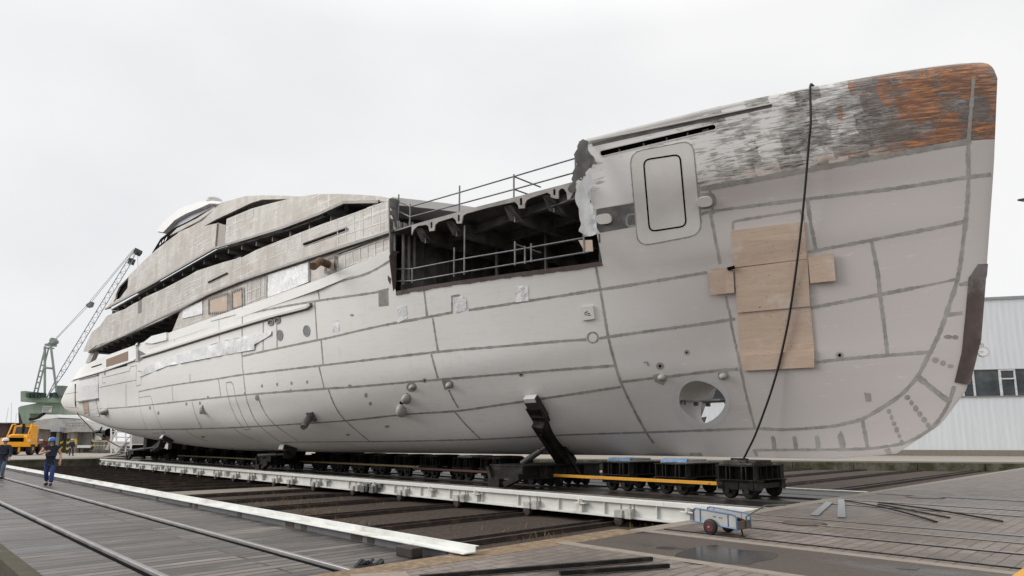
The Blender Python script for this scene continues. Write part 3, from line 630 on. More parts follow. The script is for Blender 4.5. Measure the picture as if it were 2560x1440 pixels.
# stabiliser stub: square flange and threaded shaft
p0, n0 = P_hull(775, 1042); q = MB(); patch(q, [(768,1030),(782,1029),(793,1049),(778,1052)], P_hull, .1, .1, step=8); o = part('stabiliser_flange', q, STEELM)
q = MB(); p1 = onY(758, 1068, p0.y-.55); q.tube([p0, p1], .13, 14)
for k in range(6): q.lathe(p0+(p1-p0)*(.2+k*.12), p1-p0, [(0, .16), (.05, .16)], 14)
sub(q.build('stabiliser_shaft', RAWD, None, 40), o)
q = MB()
for k in (0, 1): p0, n0 = P_hull(505-10*k, 1022+4*k)
p0, n0 = P_hull(508, 1022); q.prism([p0+V((-.35, -.1, -.02)), p0+V((.12, -.1, .2)), p0+V((.05, -.1, -.2))], V((.05, .2, 0))); q.box(p0+V((-.02, -.2, -.3)), p0+V((.14, .1, -.1))); part('shaft_bracket', q, FILL)
# ---- bow thruster tunnel with its three protection bars
hx, hz = cxm, czm; mouth = HOLES[0]
q = MB(); n = len(mouth); ymid = YC-.4
far = [V((cxm-.45+(p.x-cxm)*1.5, 2*YC-p.y, czm+(p.z-czm)*1.25)) for p in mouth]; q.add(mouth+far, [(k, (k+1) % n, (k+1) % n+n, k+n) for k in range(n)]); tun = part('thruster_tunnel', q, PRIME, 60)
q = MB()
for k, xo in enumerate((-.38, -.05, .3)):
    yb = YC-1.25+.75*k; q.tube([V((hx+xo-.3, yb, hz+.05)), V((hx+TRX*.98, yb, hz+.05))], .035, 6); q.box((hx-TRX*.95, yb-.05, hz-.05), (hx-TRX*.95+.12, yb+.05, hz+.1))
q.tube([V((hx-TRX*.9, YC-.9, hz+.08)), V((hx+TRX*.97, YC-.9, hz+.08))], .03, 6)
sub(q.build('protection_bar', RAWD), tun)
q = MB(); cen = (1751, 1006)
patch(q, [(cen[0]+(p[0]-cen[0])*1.0, cen[1]+(p[1]-cen[1])*1.0) for p in circ(1752, 1006, 73, 68, 40)], P_hull, .004, 0, holes=[[(1751+57.5*math.cos(2*math.pi*k/40)+6*math.cos(4*math.pi*k/40+.6), 1006+54.5*math.sin(2*math.pi*k/40)) for k in range(40)]], step=9)
part('tunnel_ring', q, PALEP, 40)
# ---- stem guard plate
q = MB(); patch(q, [(2421,695),(2444,661),(2467,660),(2452,850),(2424,962),(2386,955),(2404,880),(2414,780)], lambda x, y: (P_hull(x, y) if P_hull(x, y)[0] is not None else (onY(x, y, YC-.04), V((.4, -.9, 0)))), .045, .045, step=10, maxlen=1.2); part('stem_guard', q, plain('worn_brown_guard', (.072, .055, .050), .6, 0, .35, 2.2, (.21, .195, .185), .1, .3, (1, 1, .6), .55), 40, label='dark brown steel guard plate on the stem')
# ---- bow bulwark: rolled cap rail, inner skin, foredeck
cap = []
for i in range(NI):
    if XS[i] >= XD1-.001: cap.append(GRD[i][-1]+V((-.06 if XS[i] > -9 else 0, .115, -.06)))
capF = [V((p.x, 2*YC-p.y, p.z)) for p in cap]
tip = V((xstem(10.9)-.17, YC, cap[-1].z-.02)); rr = .14
q = MB(); q.tube([p for p in cap[:-1] if p.y < YC-.16]+[tip]+[p for p in capF[:-1] if p.y > YC+.16][::-1], rr, 12); caprail = part('cap_rail', q, plain('cap_rail_primer', (.62, .615, .60), .4, .0, .06, 1.5), 60)
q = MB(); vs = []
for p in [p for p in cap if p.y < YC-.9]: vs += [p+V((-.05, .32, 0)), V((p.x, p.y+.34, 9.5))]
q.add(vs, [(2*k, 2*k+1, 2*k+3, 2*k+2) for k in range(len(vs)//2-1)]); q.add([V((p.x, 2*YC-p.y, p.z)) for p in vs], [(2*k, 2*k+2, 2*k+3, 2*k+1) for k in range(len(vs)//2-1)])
part('bulwark_lining', q, BLACK, 40)  # inner skin coloured black so the bow slot reads as deep shade
q = MB(); patch(q, [(1479,356),(1500,352),(1930,262),(1930,268),(1500,362),(1482,366)], P_hull, .006, 0); part('shadow_groove', q, FILLD)
q = MB(); ribbon(q, [(1476,353),(1600,328),(1780,291),(1930,260)], .035, .01, jit=.02, height=.05); part('deck_edge_strip', q, PRIME)
q = MB(); ribbon(q, loop(dense), .03, .006, jit=.02, height=.008); part('slot_rim', q, PRIME)
q = MB()
for k in (.12, .34, .55, .74, .9):
    a, _ = P_hull(1507+276*k, 391-65*k); b, _ = P_hull(1507+276*k-1, 376-65*k); q.beam(a+V((0, .2, 0)), b+V((0, .2, 0)), .03, .2)
part('slot_stay', q, ALU)
# ================================================================ OPEN BAY AMIDSHIPS
def sect(z): return [(X, YC-bt(X)) for X in np.linspace(XD0, XD1, 12)]
def deckslab(mb, xs, zf, th, inset=0.):
    for (a, b) in zip(xs, xs[1:]):
        ya, yb = YC-bt(a)+inset, YC-bt(b)+inset
        pr = [V((a, ya, zf(a))), V((b, yb, zf(b))), V((b, 2*YC-yb, zf(b))), V((a, 2*YC-ya, zf(a)))]
        mb.prism(pr, (0, 0, -th))
q = MB(); deckslab(q, np.linspace(XD0, XD1, 10), lambda X: 9.40+.007*(X-XD0), .05, .035); part('foredeck_plate', q, RAWD)
q = MB(); deckslab(q, np.linspace(XD0, XD1+.3, 10), lambda X: 6.95, .05, 1.35); part('lower_deck_plate', q, RAWD)
web = z4((500,793),(1000,645),(1500,515),(2062,368),(2075,385),(2062,480),(2035,530),(2012,545),(2002,470),(1975,432),(1945,432),(1925,455),(1926,528),(1898,530),(1850,515),(1846,488),(1815,470),(1660,520),(1615,545),(1600,575),(1596,622),(1540,626),(1530,590),(1500,560),(1250,615),(1030,675),(1000,695),(985,770),(940,772),(925,735),(900,712),(760,755),(728,785),(720,840),(672,846),(664,800),(640,782),(560,795),(520,830),(500,885))
hl = [z4(*[(x, y) for x, y in c]) for c in ([(684,762),(694,754),(702,762),(702,812),(693,818),(684,812)], [(947,692),(957,684),(967,692),(966,745),(956,750),(947,745)], [(1549,528),(1561,520),(1573,528),(1573,590),(1561,596),(1549,590)], [(1873,442),(1884,434),(1896,442),(1896,492),(1884,498),(1873,492)])]
q = MB(); patch(q, web, P_side(.03), .0, .05, holes=hl, step=10); part('frame_web', q, ALU, label='row of cut deck webs with arched openings')
for tx, ty, ln in [(560, 812, 9), (862, 742, 9), (1425, 592, 7.5), (1805, 490, 6.5)]:
    (x0, y0), (x1, y1) = z4((tx, ty), (tx+20, ty+90)); p, _ = P_side(.15)(x0, y0); X = p.x; zt = p.z; zb = zt-.48
    q = MB(); q.box((X-.03, p.y+.35, zt-.5), (X+.03, 2*YC-p.y-.3, 9.34)); q.box((X-.09, p.y+.45, zb), (X+.09, 2*YC-p.y-.3, zb+.03))
    q.prism([V((X-.16, p.y, zt)), V((X+.10, p.y, zt-.03)), V((X+.16, p.y+.1, zb+.25)), V((X+.1, p.y+.6, zb)), V((X-.16, p.y+.3, zb+.05))], V((.05, .12, 0))); part('deck_girder', q, RAWD)
for k in range(6):
    q = MB(); y = YC-4.2+1.5*k; q.box((XD0+.1, y, 9.05), (XD1-.1, y+.03, 9.34)); q.box((XD0+.1, y-.08, 9.02), (XD1-.1, y+.11, 9.05)); part('longitudinal_beam', q, RAWD)
for k in range(3):
    q = MB(); X = -18+2.2*k; q.tube([V((X, YC-2.5+.4*k, 6.95)), V((X, YC-2.5+.4*k, 9.3))], .06, 8); part('deck_pillar', q, STEELM)
# aft and forward cut faces
q = MB(); ya = YC-bt(XD0); q.box((XD0-.06, ya+.5, 6.9), (XD0-.02, 2*YC-ya-.1, 9.36)); q.box((XD0-2.2, ya+2.2, 9.42), (XD0-2.1, 2*YC-ya-.6, 10.45))
for k in range(10): q.box((XD0-.02, ya+.8+k*.62, 6.95), (XD0+.1, ya+.82+k*.62, 9.4))
part('aft_bulkhead', q, RAWD)
q = MB(); yf = YC-bt(XD1); q.prism([V((XD1+.3, yf+.35, 10.5)), V((XD1+.3, YC-3.2, 6.95)), V((XD1+.3, YC+3.2, 6.95)), V((XD1+.3, 2*YC-yf-.35, 10.5))], (.04, 0, 0)); part('forward_bulkhead', q, RAWD)
q = MB(); PX = lambda x, y: (onX(x, y, XD0+.02), V((1, 0, 0)))
patch(q, zc((72,95),(95,82),(200,105),(225,120),(195,140),(188,410),(145,400),(135,830),(85,830),(78,560)), PX, 0, .04, holes=[zc((85,225),(115,218),(140,235),(145,262),(110,270),(88,255)), zc((85,325),(110,318),(135,335),(140,362),(115,375),(90,360))], step=12); part('cut_frame', q, RAWD)
q = MB(); patch(q, zc((140,405),(370,455),(375,590),(250,570),(135,535)), PX, .05, .04, step=14); part('cut_side_panel', q, STEELM)
q = MB()
for x in (165, 185, 255, 330, 372): a = PX(*zc((x, 410 if x < 200 else 430))[0])[0]; b = PX(*zc((x, 545))[0])[0]; q.beam(a+V((.1, 0, 0)), b+V((.1, 0, 0)), .05)
for a, b in [((245, 580), (240, 1290)), ((325, 600), (318, 1240)), ((400, 620), (395, 1080))]: q.beam(PX(*zc(a)[0])[0]+V((.1, 0, 0)), PX(*zc(b)[0])[0]+V((.1, 0, 0)), .06, .1)
part('bulkhead_stiffener', q, ALU)
q = MB(); patch(q, zc((80,815),(200,835),(150,860),(140,1330),(105,1378),(50,900)), PX, .12, .03, step=14)
patch(q, [(968,628),(976,632),(990,722),(982,724),(970,700)], P_hull, .01, .0, maxlen=.6); part('cut_edge_flange', q, BROWN)
q = MB(); line = zc((105,1378),(370,1330),(560,1275),(760,1235),(960,1190),(1100,1165)) + [(1200,690),(1300,670),(1400,655),(1478,640)]
top = [(1478,630),(1400,645),(1300,659),(1200,679)] + zc((1100,1150),(960,1175),(560,1245),(370,1290),(150,1325)); q = MB(); rc = random.Random(5); ed = [GRD[i][N1] for i in range(NI) if XD0 <= XS[i] <= XD1]
for a, b in zip(ed, ed[1:]): q.prism([a+V((0, -.012, -.05-.04*rc.random())), b+V((0, -.012, -.05-.04*rc.random())), b+V((0, .0, .075)), a+V((0, .0, .075))], (0, .07, 0))
part('cut_edge_coaming', q, BROWN)
# ================================================================ SUPERSTRUCTURE
def slabx(mb, pts, inset, th):
    for a, b in zip(pts, pts[1:]):
        ya, yb = YC-bt(a[0])+inset, YC-bt(b[0])+inset
        mb.prism([V((a[0], ya, a[1])), V((b[0], yb, b[1])), V((b[0], 2*YC-yb, b[1])), V((a[0], 2*YC-ya, a[1]))], (0, 0, -th))
def xz(px, inset=0.): return [(P_side(inset)(*p)[0].x, P_side(inset)(*p)[0].z) for p in px]
# main deck side wall under the lowest bulwark
q = MB(); wall = [(986,574),(985,640),(965,660),(800,715),(610,785),(520,805),(430,830),(455,768),(600,700),(800,632)]
patch(q, wall, P_side(.16), 0, .08, step=26, mirror=True); maindeck = part('main_deck_side', q, GRID)
# lowest bulwark band, with its two long slots
slotA = pxslot((762, 611), (866, 573), 4.2); slotB = pxslot((523, 706), (568, 684), 3.)
B_top = [(974,500),(940,512),(880,534),(800,562),(700,601),(640,625),(606,643),(560,655),(520,668),(492,677),(470,690)] + z1((1650,640),(1430,740),(1420,755),(1330,800),(1250,850),(1075,915),(1060,930),(1000,1020),(920,1080),(880,1160),(830,1275))
B_bot = z1((880,1275),(960,1215),(1250,1120),(1600,965),(1820,850)) + [(520,735),(600,702),(700,668),(800,635),(900,603),(986,575)]
q = MB(); patch(q, B_top+B_bot, P_side(.02), .0, .12, holes=[slotA, slotB], step=22, mirror=True); bandB = part('main_deck_bulwark', q, GRID)
q = MB(); q2 = MB()
for s in (slotA, slotB):
    ribbon(q, loop(s), .03, .01, P_side(.02), 0, height=.01); patch(q2, [(x+random.uniform(-.5, .5), y+(6 if y < sum(p[1] for p in s)/len(s) else -6)*0) for x, y in s], P_side(.35), 0, .02, step=10)
part('freeing_slot_rim', q, ALU); part('slot_backing', q2, BLACK)  # black plates added behind the slots in place of the shade inside
q = MB(); ribbon(q, [(986,577),(900,605),(800,637),(700,670),(600,704),(520,737),(455,771),(400,796),(315,838),(240,870)], .1, .0, P_side(.06), .02, height=.09); part('knuckle_strip', q, ALU)
q = MB(); ribbon(q, z3((1990,640),(2360,498)), .05, .0, P_side(.14), .05, height=.06); part('conduit', q, RAWD)
bl = xz([(300,838),(360,806),(430,772),(520,735),(600,702),(700,668),(800,635),(900,603),(984,577)]); q = MB(); slabx(q, [(-66.5, bl[0][1]-.1)]+bl, .2, .08); part('upper_deck_plate', q, RAWD)
for k in range(14):
    X = -64+1.75*k; z = interp(X, [p[0] for p in bl], [p[1] for p in bl]); q = MB(); q.box((X-.04, YC-bt(X)+.5, z-.35), (X+.04, YC+bt(X)-.5, z-.08)); part('deck_beam', q, RAWD)
# upper side band C aft with band D above it, one surface
CL = z1((1060,850),(1500,612),(2150,236)) + z3((868,580),(886,358),(768,384),(880,322),(1000,267),(1200,172),(1300,142),(1550,136),(1640,114),(1500,107),(1300,103),(1150,110),(1040,140),(930,170),(868,224),(760,332),(640,395),(540,437),(520,457),(400,545),(298,628),(200,718),(80,838),(68,950)) + z1((1200,740),(1100,800))
q = MB(); patch(q, CL, P_side(.22), 0, .12, step=22, mirror=True); part('upper_deck_bulwark', q, GRID)
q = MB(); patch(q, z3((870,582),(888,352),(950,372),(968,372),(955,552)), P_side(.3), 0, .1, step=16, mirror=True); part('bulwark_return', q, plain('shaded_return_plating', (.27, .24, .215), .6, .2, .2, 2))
CR = z3((955,558),(975,320),(1200,225),(1400,170),(1600,122),(1800,92),(2000,90),(2200,98),(2380,112),(2462,130),(2462,150),(2380,160),(2060,166),(1980,200),(1850,262),(1500,395),(1150,500))
q = MB(); patch(q, CR, P_side(.2), 0, .12, step=22, mirror=True); part('bridge_deck_bulwark', q, GRID)
q = MB(); ribbon(q, z1((1060,852),(1500,618),(2150,245))+z3((955,565),(1150,508),(1500,402),(1850,270),(1985,207),(2060,172),(2380,165)), .12, 0, P_side(.26), .02, height=.1); part('bulwark_edge_strip', q, ALU)
cl = xz(z1((1090,850),(1500,618),(2150,245))+z3((1150,512),(1500,405),(1850,275)), .2); q = MB(); slabx(q, cl, .35, .08); part('bridge_deck_plate', q, RAWD)
for k in range(20):
    X = -60+1.85*k; z = interp(X, [p[0] for p in cl], [p[1] for p in cl]); q = MB(); q.box((X-.04, YC-bt(X)+.5, z-.32), (X+.04, YC+bt(X)-.5, z-.06)); part('deck_beam', q, ALU if k > 12 else RAWD)
# roofs following the top contours
rl = xz(z3((600,425),(760,332),(868,224),(930,170),(1040,140),(1150,110),(1300,103),(1500,107),(1640,114)), .22); q = MB(); slabx(q, rl, .3, .1); part('sun_deck_roof', q, PRIME)
rl = xz(z3((1640,118),(1800,92),(2000,90),(2200,98),(2380,112),(2462,130)), .2); q = MB(); slabx(q, [(p[0], p[1]-.02) for p in rl], .25, .1)
zr = rl[-1][1]; part('bridge_roof', q, PRIME)
# curved front edge of the bridge roof, crossing the ship behind the bay
q = MB(); arc = [V((XD0-.3+1.6*math.sin(math.pi*k/24), YC-5.75+11.5*k/24, zr+.10*math.sin(math.pi*k/24))) for k in range(25)]
for a, b in zip(arc, arc[1:]): q.prism([a, b, b+V((-1.8, 0, .05)), a+V((-1.8, 0, .05))], (0, 0, -.3))
part('roof_front_edge', q, PRIME)
# dark deckhouse walls inside the side decks
for (xa, xb, za, zb, hb) in [(-63, -21, 7.6, 9.4, 4.4), (-60, -22, 9.5, 11.0, 4.7), (-52, -27, 11.0, 12.0, 4.6), (-48, -33, 12., 13.2, 4.3)]:
    q = MB(); q.box((xa, YC-hb, za), (xb, YC+hb, zb)); part('deckhouse_wall', q, RAWD)
q = MB(); patch(q, z1((1500,575),(1680,570),(1560,640),(1400,700),(1340,690)), P_side(.8), 0, .05, step=16); part('soffit_panel', q, ALU)
# sun deck hard top
q = MB(); patch(q, z3((335,430),(400,342),(480,275),(560,217),(700,167),(850,152),(940,164),(905,180),(820,178),(740,215),(600,272),(500,330),(392,442)), P_side(1.2), 0, .6, step=16, mirror=True)
rl = xz(z3((340,425),(400,342),(480,275),(560,217),(700,167),(850,152),(940,164)), 1.2); slabx(q, rl, 1.25, .12); part('hard_top', q, WHITER)
q = MB(); patch(q, z3((395,440),(505,332),(600,290),(800,215),(850,185),(868,205),(760,262),(620,340),(500,398),(470,402)), P_side(1.5), 0, .1, step=14, mirror=True); part('hard_top_panel', q, plain('pale_lilac_film', (.52, .54, .60), .5, 0, .08, 3))
q = MB(); patch(q, z3((290,632),(370,500),(500,398),(620,345),(860,214),(800,285),(520,452)), P_side(1.0), 0, .1, step=14, mirror=True); part('dark_window_band', q, BLACK)
q = MB(); patch(q, z3((455,470),(520,405),(700,315),(868,208),(862,232),(720,335),(545,428)), P_side(.6), 0, .1, step=14, mirror=True); part('window_sill_band', q, GRID)
q = MB()
for a, b in [((365,555), (378,535)), ((388,535), (402,512)), ((412,522), (432,488))]: ribbon(q, z3(a, b), .14, .02, P_side(.95), .05)
part('window_mullion', q, WHITER)
p, _ = P_side(2.5)(*z3((862, 150))[0]); q = MB(); q.lathe(p+V((0, 0, -.1)), (0, 0, 1), [(0, .5), (.15, .5), (.3, .25), (.38, .02)], 14); part('antenna_base', q, PALEP, 50)
# aft end of the upper bulwark: dark opening and slender fin
q = MB(); patch(q, z1((1285,535),(1185,625),(1150,755),(1230,735),(1272,690)), P_side(.5), 0, .08, step=10, mirror=True); part('aft_opening', q, BLACK)
q = MB(); patch(q, z1((1288,525),(1185,612),(1140,700),(1062,850),(1090,845),(1152,745),(1160,700),(1192,630)), P_side(.3), 0, .12, step=10, mirror=True); part('aft_fin', q, PRIME)
# aft deck support pillar (sloping fin) and quarter details
q = MB(); patch(q, zs((480,445),(570,235),(690,165),(655,215),(560,430)), P_side(.5), 0, .35, step=14, mirror=True); part('support_fin', q, GRID)
q = MB(); patch(q, zs((780,640),(800,350),(840,320),(1260,160),(1320,165),(1320,385),(1060,465),(790,540)), P_side(.02), .0, .12, step=14, mirror=True); part('quarter_bulwark', q, WHITER)
q = MB(); patch(q, zs((825,385),(1180,248),(1182,400),(825,510)), P_side(.02), .02, .02, step=14); part('brown_panel', q, plain('brown_protective_film', (.20, .125, .075), .6, 0, .1, 2))
q = MB(); patch(q, zs((1330,150),(1480,150),(1480,330),(1405,400),(1325,420)), P_side(.05), .03, .05, step=10); part('boarding_recess', q, FILLD, label='grey boarding recess')
q = MB(); ribbon(q, zs((1345,420),(1335,150),(1370,125)), .12, .02, P_side(.0), .0, height=.12); part('recess_rim', q, WHITER)
q = MB(); patch(q, zs((580,505),(750,450),(750,470),(580,525)), P_hull, .008, 0, step=8); patch(q, zs((820,575),(835,550),(1165,450),(1168,485)), P_hull, .01, 0, step=8); part('mooring_slot', q, BLACK)
q = MB(); patch(q, zs((1425,110),(1560,0),(1800,-60),(1805,30),(1800,65),(1560,125)), P_side(-.12), 0, .25, step=12); part('wing_fairing', q, WHITER)
q = MB(); patch(q, [(382,850),(432,828),(520,800),(610,770),(800,702),(974,632),(974,650),(800,722),(610,790),(430,850),(370,872)], P_side(-.01), .0, .05, step=24); part('shell_top_strip', q, HULL)
# rubbing strake: half round with dark joint lines
q = MB(); RUB = [(781,760),(772,768),(743,776),(696,788),(640,804),(549,832),(460,860),(400,879),(357,892),(353,894)]
ribbon(q, RUB[:-1], .1, .03, height=.12, jit=.03); part('rubbing_strake', q, PRIME, 40)
q = MB(); ribbon(q, [(x, y+4) for x, y in RUB[:-1]], .09, .012, jit=.05); part('strake_joint', q, FILLD)
q = MB(); ribbon(q, zs((175,765),(330,705),(820,560),(1320,385)), .1, .03, height=.1, jit=.03); part('stern_strake', q, WHITER, 40)
q = MB(); ribbon(q, zs((175,778),(330,718),(820,573),(1320,398)), .08, .012, jit=.05); part('stern_strake_joint', q, FILLD)
q = MB(); patch(q, zs((430,700),(690,640),(700,1020),(655,1025),(430,1050)), P_hull, .03, .02, step=12, wrinkle=.012); patch(q, zs((535,1075),(655,1045),(715,1310),(570,1320)), P_hull, .03, .02, step=12, wrinkle=.012); part('side_hatch_cover', q, SHEET)
q = MB(); patch(q, zs((430,1080),(530,1070),(550,1310),(480,1320)), P_hull, .03, .02, step=12); part('hatch_board', q, PLY)
q = MB(); patch(q, zs((365,1065),(700,1015),(700,1030),(365,1082)), P_hull, .2, .2, step=10); patch(q, zs((380,715),(705,628),(690,645),(430,712)), P_hull, .12, .12, step=10); part('hatch_ledge', q, FILL)
# lighter lining panels inside the side-deck recesses, white weld grids on the plating
for pl in (z3((1535,478),(1700,400),(1862,322),(1866,362),(1700,440),(1540,510)), z3((915,725),(1165,605),(1168,640),(920,765)), z3((800,790),(905,745),(905,775),(800,812)), z1((1200,1215),(1320,1165),(1330,1195),(1215,1250))):
    q = MB(); patch(q, pl, P_side(1.5), 0, .04, step=14); part('recess_panel', q, plain('pale_recess_panel', (.34, .34, .36), .6, 0, .15, 3))
for a, b in (((930, 690), (955, 620)), ((1495, 470), (1520, 430)), ((2075, 200), (2080, 260)), ((1880, 245), (1885, 300))):
    q = MB(); ribbon(q, z3(a, b), .16, .0, P_side(1.0), 0, height=.1); part('recess_bracket', q, ALU)
q = MB(); patch(q, z1((1378,775),(1412,762),(1412,880),(1380,895)), P_side(.0), .0, .02, step=8); part('bulwark_notch', q, FILLD)
WELD = plain('white_weld_primer', (.66, .655, .64), .6, 0, .15, 9)
def weldgrid(c, nx, ny, inset, w_=.04):
    q = MB(); L = lambda a, b, t: (a[0]+(b[0]-a[0])*t, a[1]+(b[1]-a[1])*t)
    for i in range(nx+1): t = i/nx; ribbon(q, [L(c[0], c[1], t), L(c[3], c[2], t)], w_, .008, P_side(inset), .5)
    for j in range(ny+1): t = j/ny; ribbon(q, [L(c[0], c[3], t), L(c[1], c[2], t)], w_, .008, P_side(inset), .5)
    part('weld_grid', q, WELD, label='white primed weld lines in a grid')
for c, nx, ny, ins in ((z1((1650,650),(1755,605),(1755,655),(1655,692)), 5, 2, .02), (z1((1840,610),(1950,562),(1950,690),(1840,755)), 3, 4, .02), (z1((1760,770),(1840,735),(1840,800),(1765,832)), 3, 2, .02), (z3((1985,330),(2450,155),(2455,425),(1995,560)), 6, 3, .02),
    (z3((1340,590),(1660,455),(1660,560),(1345,690)), 5, 1, .02), (z3((1025,700),(1105,668),(1105,765),(1025,800)), 2, 2, .02), (z3((1985,655),(2470,490),(2470,600),(1990,785)), 7, 1, .15), (z3((1160,900),(1320,835),(1320,1020),(1160,1090)), 4, 2, .15), (z3((985,330),(1220,235),(1220,290),(985,390)), 3, 1, .2)):
    weldgrid(c, nx, ny, ins, .035)
q = MB(); rc = random.Random(14)
for (a, b, n, ins) in ((z3((1660,510)), z3((2080,345)), 18, .02), (z3((1000,455)), z3((1330,300)), 26, .2), (z3((660,600)), z3((880,520)), 14, .22), (z3((800,860)), z3((990,770)), 9, .02), (z3((1500,520)), z3((2450,160)), 44, .02), (z3((520,620)), z3((760,500)), 16, .22)):
    for k in range(n):
        t = (k+rc.uniform(-.3, .3))/n; x, y = a[0][0]+(b[0][0]-a[0][0])*t, a[0][1]+(b[0][1]-a[0][1])*t+rc.uniform(-1.5, 1.5); patch(q, circ(x, y, rc.uniform(.9, 2.2), rc.uniform(.8, 1.5), 6), P_side(ins), .008, 0, step=5)
part('weld_dab', q, WELD, label='white primer dabs over weld spots')
# window covers on the main deck side
def cover(poly, mat, wr=0.):
    q = MB(); patch(q, poly, P_side(.14), .03, .04, step=12, wrinkle=wr); return part('window_cover', q, mat)
cover([(667,689),(774,654),(775,703),(760,710),(669,745)], SHEET, .012); cover(z3((580,1140),(755,1072),(755,1188),(568,1232)), SHEET, .012)
def jag(poly):
    out = []
    for i, (x, y) in enumerate(densify(poly, 5)): out.append((x+random.uniform(-.6, .6), y+random.uniform(-.6, .6)+(.9 if i % 2 else -.9)))
    return out
for pl in (z3((808,1048),(985,995),(985,1170),(808,1188)), z3((1020,985),(1115,950),(1118,1120),(1020,1148)), z3((1872,690),(1960,655),(1960,788),(1872,812))):
    o = cover(pl, PLY); q = MB()
    for x, y in densify(pl, 5): ribbon(q, [(x, y-4), (x+2, y+4)], .09, .005, P_side(.09), .3)
    sub(q.build('tack_weld', RAWD), o); o['label'] = 'plywood window cover with welded clips'
q = MB(); a = P_side(.1)(*z3((1905, 735))[0])[0]; b = P_side(-.7)(*z3((1790, 735))[0])[0]; c = P_side(-1.1)(*z3((1768, 752))[0])[0]
q.tube([a, a*.5+b*.5+V((0, -.1, .12)), b, c], .16, 10); part('exhaust_hose', q, WOODB, 50, label='brown corrugated hose stub')
q = MB(); ribbon(q, [(668,690),(668,746)], .07, 0, P_side(.12), 0, height=.03); ribbon(q, z3((1725,705),(1728,900)), .07, 0, P_side(.12), 0, height=.03); ribbon(q, z3((1340,850),(1342,1040)), .07, 0, P_side(.12), 0, height=.03); part('wall_batten', q, ALU)
# white masking film squares on the shell
for pl in ([(1135,743),(1165,741),(1167,775),(1140,782)], [(1290,716),(1320,714),(1322,752),(1288,756)], [(993,768),(1016,764),(1018,796),(994,808)], [(832,802),(847,799),(848,826),(832,829)]):
    q = MB(); patch(q, pl, P_hull, .012, .01, step=8, wrinkle=.01); part('masking_film', q, SHEET)
# ---- loose covers taped to the ship
q = MB(); patch(q, [(355,937),(372,914),(430,894),(560,852),(640,836),(681,828),(680,837),(640,861),(638,874),(560,888),(420,915),(350,943)], P_hull, .06, .03, step=10, wrinkle=.04)
o = q.build('plastic_sheet', SHEET, None, 60); tag(o, 'long wrinkled white plastic sheet taped low along the ship side', 'plastic sheet')
PLYC = empty('plywood_cover', tuple(hull_hit(1930, 735, BVHF)[0]), 0, 'tall cover of bare plywood boards with square side tabs on the bow', 'plywood cover')
def pboard(name, poly, off=.05, th=.045, mat=PLY):
    q = MB(); patch(q, poly, P_hull, off, th, step=22); o = q.build(name, mat); o.parent = PLYC; o.matrix_parent_inverse = Matrix.Translation(PLYC.location).inverted(); return o
pboard('board', [(1828,577),(2010,554),(2018,647),(1833,669)]); pboard('board', [(1838,671),(2020,648),(2026,765),(1845,781)], .09); pboard('board', [(1844,779),(2026,764),(2037,878),(1852,890)], .045); pboard('board', [(1852,888),(2037,875),(2037,917),(1858,925)], .085)
pboard('tab', [(1771,674),(1834,667),(1838,731),(1777,737)], .12); pboard('tab', [(2021,643),(2084,633),(2090,702),(2027,708)], .13)
q = MB(); patch(q, [(1820,668),(1838,663),(1840,671),(1824,676)], P_hull, .2, .08, step=8); o = q.build('clamp', BLACK); o.parent = PLYC; o.matrix_parent_inverse = Matrix.Translation(PLYC.location).inverted()
# tarpaulin over the cut corner of the bow block
TARP = empty('tarpaulin', tuple(onX(1462, 360, XD1)), 0, 'grey tarpaulin with white plastic sheet hanging from the cut bulwark corner', 'tarpaulin')
def tchild(o): o.parent = TARP; o.matrix_parent_inverse = Matrix.Translation(TARP.location).inverted(); return o
PC = lambda off: (lambda x, y: (onX(x, y, XD1-.06-off) if x < 1478 else (P_hull(x, y)[0] or onX(x, y, XD1-.06)), V((-.35, -.94, 0))))
def tarpsurf(x, y):
    p = P_side(0)(x, y)[0] if x >= 1474 else onX(x, y, P_side(0)(1474, y)[0].x-.02); return p, V((-.3, -.95, 0))
q = MB(); patch(q, [(1448,362),(1466,350),(1474,354),(1472,367),(1500,412),(1490,410),(1480,424),(1468,440),(1455,455),(1445,480),(1434,485),(1430,472),(1440,440),(1446,400)], tarpsurf, .10, .03, step=6, wrinkle=.06); tchild(q.build('grey_cover', CANVAS, None, 60))
q = MB(); patch(q, [(1447,460),(1460,440),(1482,420),(1486,470),(1480,500),(1490,530),(1500,578),(1492,590),(1470,593),(1458,580),(1456,540),(1447,500)], tarpsurf, .10, .02, step=6, wrinkle=.04); tchild(q.build('white_cover', SHEET, None, 60))
q = MB(); patch(q, [(1446,600),(1480,600),(1482,628),(1462,630)], P_side(.3), 0, .04, step=10); part('corner_block', q, PLY)
# ---- mooring rope at the stern and black hose over the bow
P = lambda x, y: P_hull(x, y)
def hullpath(px, off): return [h[0]+h[1]*off for h in (P_hull(*p) for p in px) if h[0] is not None]
q = MB(); q.tube(hullpath([(195,925),(190,960),(190,1010),(196,1035),(206,1048)], .06)+[onZ(240, 1085, 2.2)*1, onY(300, 1118, 14.5)], .045, 6); o = q.build('mooring_rope', RUBBER, None, 60); tag(o, 'thin black rope hanging down over the ship stern quarter', 'rope')
q = MB(); A = P_hull(2031, 232)[0]; px = [(2031,232),(2027,300),(2022,360),(2012,480),(1997,620),(1975,780),(1950,900),(1930,972),(1910,1030),(1888,1088),(1870,1125),(1857,1151)]
Y0 = A.y-.35; Y1 = 18.6; pts = [onY(x, y, Y0+(Y1-Y0)*((y-232)/920)**1.0) for x, y in px]
pts = [A+V((.1, .5, .16)), A+V((0, .14, .24)), A+V((0, -.12, .12))] + pts[1:]
sp = []
